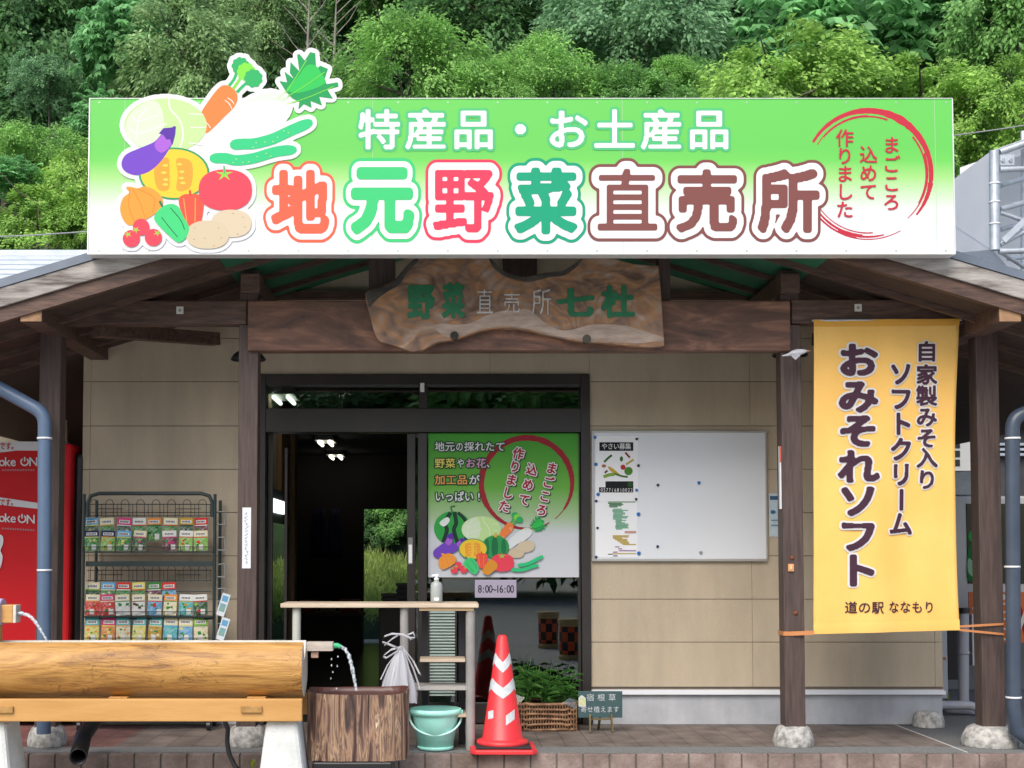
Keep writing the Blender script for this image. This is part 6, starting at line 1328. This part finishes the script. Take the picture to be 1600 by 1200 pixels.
MB().pbox(92, 657, 105, 704, 1.4, .05).build('sign_plate', mat('beige_plate', (.50, .46, .34), rough=.6), LB)

# white truss canopy at the right
CN = thing('white_canopy', 'white membrane canopy on galvanised pipe trusses behind the right end of the sign', 'canopy', P(1553, 390, 2.0))
FILMW = mat('white_membrane', (.80, .82, .84), (.88, .89, .90), 2, rough=.45, bump=.2, bscale=4)
t = FILMW.node_tree; N = t.nodes; L = t.links; tl = N.new('ShaderNodeBsdfTranslucent'); tl.inputs[0].default_value = (.85, .87, .9, 1); mxs = N.new('ShaderNodeMixShader'); mxs.inputs[0].default_value = .45; L.new(N['Principled BSDF'].outputs[0], mxs.inputs[1]); L.new(tl.outputs[0], mxs.inputs[2]); L.new(mxs.outputs[0], N['Material Output'].inputs[0])
MB().add([P(1549, 236, 2.0), P(1549, 390, 2.0), P(1585, 425, 2.0), P(1440, 400, 3.4), P(1440, 320, 3.4)], [(0, 1, 2, 3, 4)]).build('side_sheet', FILMW, CN, solid=.004)
MB().add([P(1549, 236, 2.0), P(1660, 196, 2.0), P(1660, 225, 5.5), P(1440, 318, 5.0)], [(0, 1, 2, 3)]).build('top_sheet', FILMW, CN, solid=.004)
MB().add([P(1500, 262, 4.2), P(1660, 205, 4.2), P(1660, 450, 4.2), P(1500, 440, 4.2)], [(0, 1, 2, 3)]).build('rear_sheet', FILMW, CN, solid=.004)
def pipe(u0, v0, u1, v1, Ya, Yb, r): return MB().tube([P(u0, v0, Ya), P(u1, v1, Yb)], r, 12).build('truss_pipe', GALV, CN)
pipe(1553.5, 236, 1554.5, 391, 1.96, 1.96, .042)
for a in ((1562, 238, 1660, 203, 1.95, 1.95, .030), (1562, 265, 1660, 262, 1.95, 1.95, .026), (1563, 290, 1660, 262, 2.1, 2.6, .022), (1563, 327, 1660, 300, 2.0, 2.3, .024), (1563, 332, 1620, 352, 2.0, 2.0, .018), (1563, 359, 1660, 330, 2.1, 2.6, .020), (1563, 382, 1660, 330, 1.98, 2.0, .022), (1561, 393, 1660, 390, 1.95, 1.95, .026), (1575, 405, 1660, 395, 2.2, 2.6, .018), (1565, 395, 1620, 430, 2.0, 2.4, .018), (1598, 205, 1598, 440, 3.4, 3.4, .02)): pipe(*a)
MB().bar(P(1568, 376, 1.93), P(1608, 338, 1.93), .01, .05).build('gusset', GALV, CN); MB().pbox(1563, 241, 1585, 258, 1.94, .008).build('gusset', GALV, CN)
for u in (1568, 1580): MB().tube([P(u, 250, 1.935), P(u, 250, 1.92)], .016, 10).build('bolt', GALV, CN)
for v in (287, 316, 350): MB().lathe(P(1554, v, 1.96), [(.043, -.006), (.047, -.006), (.047, .006), (.043, .006)], 16).build('tie_band', WHITE, CN)
# wires
for lab, a, b_ in (('thin overhead wire crossing the trees at the left', P(-60, 372, 6), P(150, 361, 6)), ('thin overhead wire crossing the trees at the right', P(1480, 213, 7), P(1660, 186, 7))):
    tag(MB().tube([a, (a + b_) / 2 - Vector((0, 0, .01)), b_], .008, 6).build('overhead_wire', mat('wire_grey', (.25, .26, .28), rough=.5)), lab, 'wire')

# things behind the right porch post
GW = thing('grey_outbuilding', 'grey outbuilding with lapped roof and white band behind the right outer post', 'building', (6, 6, 0))
MB().box(P(1478, 700, 5.2).x, 12, 5.2, 8.5, -.19, P(1550, 640, 5.2).z).build('wall', mat('outbuilding_dark', (.05, .052, .055), (.08, .08, .082), 3, rough=.8), GW)
m_ = MB()
for i in range(8): za = P(1550, 640, 5.2).z + i * .11; m_.add([(P(1478, 620, 5.2).x, 5.0 + i * .28, za), (12, 5.0 + i * .28, za), (12, 5.3 + i * .28, za + .085), (P(1478, 620, 5.2).x, 5.3 + i * .28, za + .085)], [(0, 1, 2, 3)])
m_.build('roof', LAP, GW, solid=.02)
MB().pbox(1478, 641, 1760, 668, 5.0, .2).build('white_band', mat('band_grey', (.42, .44, .47), rough=.5), GW)
for k in range(3): MB().pbox(1480, 692 + k * 8, 1760, 696 + k * 8, 5.1, .09).build('louvre', LAP, GW)
V2 = thing('drinks_machine', 'pale vending machine with a green can picture behind the right outer post', 'vending machine', (P(1560, 1000, 2.4).x, 2.4, 0))
x0, x1 = P(1478, 850, 2.4).x, P(1760, 850, 2.4).x
MB().box(x0, x1, 2.4, 3.1, .55, P(1550, 775, 2.4).z).build('cabinet', mat('machine_pale', (.46, .46, .45), rough=.4), V2, bevel=.02)
MB().box(x0, x1, 2.45, 3.1, -.01, .549).build('base', mat('machine_base', (.16, .17, .18), rough=.5), V2, bevel=.01)
m_ = MB(); [m_.pbox(1478, 934 + i * 4, 1560, 936 + i * 4, 2.44, .01) for i in range(7)]; m_.build('vent_slats', GALV, V2)
MB().pbox(1511, 787, 1700, 912, 2.392, .01).build('window', mat('machine_window', (.012, .02, .014), rough=.15), V2, bevel=.004)
draw([(spl([(1516, 850), (1530, 838), (1560, 840), (1565, 870), (1560, 908), (1530, 908), (1513, 906), (1512, 870)]), (14, 120, 50)), (ell(1520, 838, 7, 9), (40, 170, 75)), (spl([(1514, 872), (1530, 892), (1536, 908), (1514, 896)]), (150, 200, 160))], 2.388, 'can_picture', V2)
tag(MB().pbox(1491, 737, 1521, 774, 2.5, .3).build('display_case', [mat('case_pale', (.45, .47, .48), (.30, .32, .32), 6, rough=.3)], bevel=.008), 'small grey display case standing on the pale vending machine', 'case')
OB = thing('orange_banner', 'orange and red banner partly hidden by the right outer post', 'banner', P(1575, 1000, 1.9))
MB().pbox(1514, 925, 1760, 1004, 1.9, .01).build('sheet', mat('banner_orange', (.50, .115, .03), (.56, .14, .035), 3, rough=.7), OB)
draw([(arc(1567, 950, 7, 0, 359, 3, 3), (232, 226, 216)), (arc(1570, 975, 8, 20, 340, 3, 3), (232, 226, 216)), (stroke([(1562, 992), (1570, 999), (1578, 990)], 3), (232, 226, 216)), (stroke([(1592, 950), (1605, 990)], 9), (170, 25, 30)), (stroke([(1605, 950), (1590, 990)], 6), (235, 228, 218)), (stroke([(1520, 952), (1532, 944), (1545, 950)], 5), (235, 228, 218)), (ell(1566, 933, 6, 5), (235, 228, 218))], 1.895, 'banner_pattern', OB)
W4 = thing('meter_box', 'white meter box with three dark windows on the wall behind the yellow banner', 'meter box', P(1505, 735, 4.9))
MB().pbox(1480, 682, 1519, 736, 4.85, .12).build('case', mat('box_white', (.55, .55, .52), rough=.5), W4, bevel=.006)
for v in (690, 704, 718): MB().pbox(1490, v, 1500, v + 10, 4.84, .012).build('window', BLACK, W4)
tag(MB().pbox(1478, 585, 1510, 641, 4.9, .12).build('junction_box', mat('box_white', (.55, .55, .52)), bevel=.006), 'pale square junction box above the white band at right', 'box')
tag(MB().pbox(1515, 573, 1525, 650, 2.0, .01).build('green_strip', mat('green_tape', (.05, .30, .08), rough=.6)), 'hanging green strip beside the right outer post', 'strip')
def upipe(name, lab, pts, r, m, cat='pipe', g=None): return tag(MB().tube(pts, r, 14).build(name, m), lab, cat, g)
Yv = .75; zf = 0
vp = thing('vent_pipe', 'grey vertical vent pipe on a round foot beside the right wall corner', 'pipe', (P(1506, 1120, Yv).x, Yv, 0))
MB().tube([P(1506, 955, Yv), Vector((P(1506, 1110, Yv).x, Yv, .02))], .037, 16).build('stem', GREYPIPE, vp); MB().tube([P(1506, 950, Yv), P(1506, 958, Yv)], .047, 16).build('dark_cap', BLACK, vp)
MB().lathe((P(1506, 1120, Yv).x, Yv, 0), [(.15, 0), (.15, .02), (.13, .035), (.04, .04), (0, .04)], 28).build('foot', GREYPIPE, vp); MB().lathe(P(1506, 1020, Yv), [(.038, -.008), (.044, -.008), (.044, .008), (.038, .008)], 16).build('clip', GREYPIPE, vp)
z = P(1480, 1102, .5).z; upipe('drain_pipe', 'grey horizontal drain pipe with elbow low beside the right wall corner', [Vector((P(1460, 1100, .5).x, .5, z)), Vector((P(1514, 1100, .5).x, .5, z)), Vector((P(1526, 1100, .5).x, .5, z - .015)), Vector((P(1530, 1110, .5).x, .5, z - .05)), Vector((P(1530, 1122, .5).x, .5, .0))], .033, GREYPIPE)
upipe('copper_pipe', 'thin orange brown pipe running up the right wall corner', [P(1470, 1088, .2), P(1470.5, 1030, .2), P(1477, 1029, .2)], .012, mat('pipe_copper', (.35, .14, .06), rough=.5))
tag(MB().pbox(1519, 960, 1533, 1040, 1.2, .08).build('cable_box', mat('cable_box_white', (.55, .58, .62), rough=.4), bevel=.005), 'narrow white cable box low behind the right outer post', 'box')
tag(MB().pbox(1467, 985, 1481, 1092, .6, .25).build('tall_case', mat('case_grey', (.34, .36, .40), rough=.5), bevel=.006), 'tall pale grey case tucked behind the right wall corner', 'case')
tag(MB().pbox(1481, 985, 1497, 1062, 1.0, .3).build('dark_box', mat('dark_box', (.03, .026, .022), rough=.7), bevel=.006), 'dark box between the grey case and the vent pipe', 'box')
sprig('weed', 'small green weed at the foot of the right wall corner', P(1480, 1094, .62) - Vector((0, 0, .02)), 12, .09, leafmat('weed_leaf2', (.06, .16, .02), (.25, .40, .06)), 'weed')

# ------------------------------------------------------------------ across the lot, seen only in the door glass
CHK = bpy.data.materials.new('checked_barrel'); CHK.use_nodes = True; t = CHK.node_tree; N = t.nodes; L = t.links
tc = N.new('ShaderNodeTexCoord'); sp = N.new('ShaderNodeSeparateXYZ'); at = N.new('ShaderNodeMath'); at.operation = 'ARCTAN2'; L.new(tc.outputs['Object'], sp.inputs[0]); L.new(sp.outputs[1], at.inputs[0]); L.new(sp.outputs[0], at.inputs[1])
ml = N.new('ShaderNodeMath'); ml.operation = 'MULTIPLY'; ml.inputs[1].default_value = 10 / (2 * math.pi); L.new(at.outputs[0], ml.inputs[0]); mz = N.new('ShaderNodeMath'); mz.operation = 'MULTIPLY'; mz.inputs[1].default_value = 1 / .12; L.new(sp.outputs[2], mz.inputs[0])
cb_ = N.new('ShaderNodeCombineXYZ'); L.new(ml.outputs[0], cb_.inputs[0]); L.new(mz.outputs[0], cb_.inputs[1]); cb_.inputs[2].default_value = .5
ck = N.new('ShaderNodeTexChecker'); ck.inputs['Scale'].default_value = 1; ck.inputs['Color1'].default_value = (.75, .10, .02, 1); ck.inputs['Color2'].default_value = (.02, .02, .02, 1); L.new(cb_.outputs[0], ck.inputs['Vector']); L.new(ck.outputs['Color'], N['Principled BSDF'].inputs['Base Color'])
for k, (u, v, d, lab) in enumerate(((856, 1012, 19.8, 'checked orange and black barrel reflected in the door glass, farther of the two'), (890, 1030, 17.7, 'checked orange and black barrel reflected in the door glass, nearer of the two'))):
    X_ = (u - PU) / F_PX * d; Yb = -(d - 9.5) + .04; t_ = thing('checked_barrel', lab, 'barrel', (X_, Yb, -.2), 'checked barrels across the lot')
    m_ = MB(); m_.lathe((0, 0, 0), [(0, .07), (.14, .07), (.145, .2), (.145, .42), (.14, .43)], 28); m_.build('drum', CHK, None).parent = t_
    m_ = MB(); m_.lathe((0, 0, 0), [(.142, .431), (.155, .435), (.155, .52), (.145, .53), (0, .53)], 28); m_.build('tan_lid', mat('barrel_tan', (.52, .36, .16), rough=.6), None).parent = t_
    m_ = MB(); m_.lathe((0, 0, 0), [(.15, 0), (.155, .01), (.15, .069), (0, .0695)], 28); m_.build('tan_foot', mat('barrel_tan', (.52, .36, .16)), None).parent = t_
def lotree(lab, x, y, rad, h, k):
    t = thing('tree', lab, 'tree', (x, y, -.2), 'trees across the lot, seen in the door glass'); m_ = MB(); m_.tube([(0, 0, 0), (0, 0, h)], [.12, .05], 8); m_.build('trunk', BARKM, None).parent = t
    cr = bpy.data.objects.new('crown', kind(k)); COL.objects.link(cr); cr.parent = t; cr.location = (0, 0, h); cr.scale = (rad, rad, rad * .9); cr.rotation_euler = (0, 0, x)
for i, (x, y, rad, h, k) in enumerate(((-10, -33, 6.4, 4.6, 'mid'), (-4, -36, 6.6, 5.4, 'dark'), (2, -34, 6.2, 4.8, 'mid'), (8, -35, 6.6, 5.2, 'dark'), (14.5, -34, 6.4, 5, 'mid'))): lotree('green tree across the lot, %s from the left in the reflection' % ordn[i], x, y, rad, h, k)
bpy.data.objects.remove(_to); bpy.data.curves.remove(_tc)
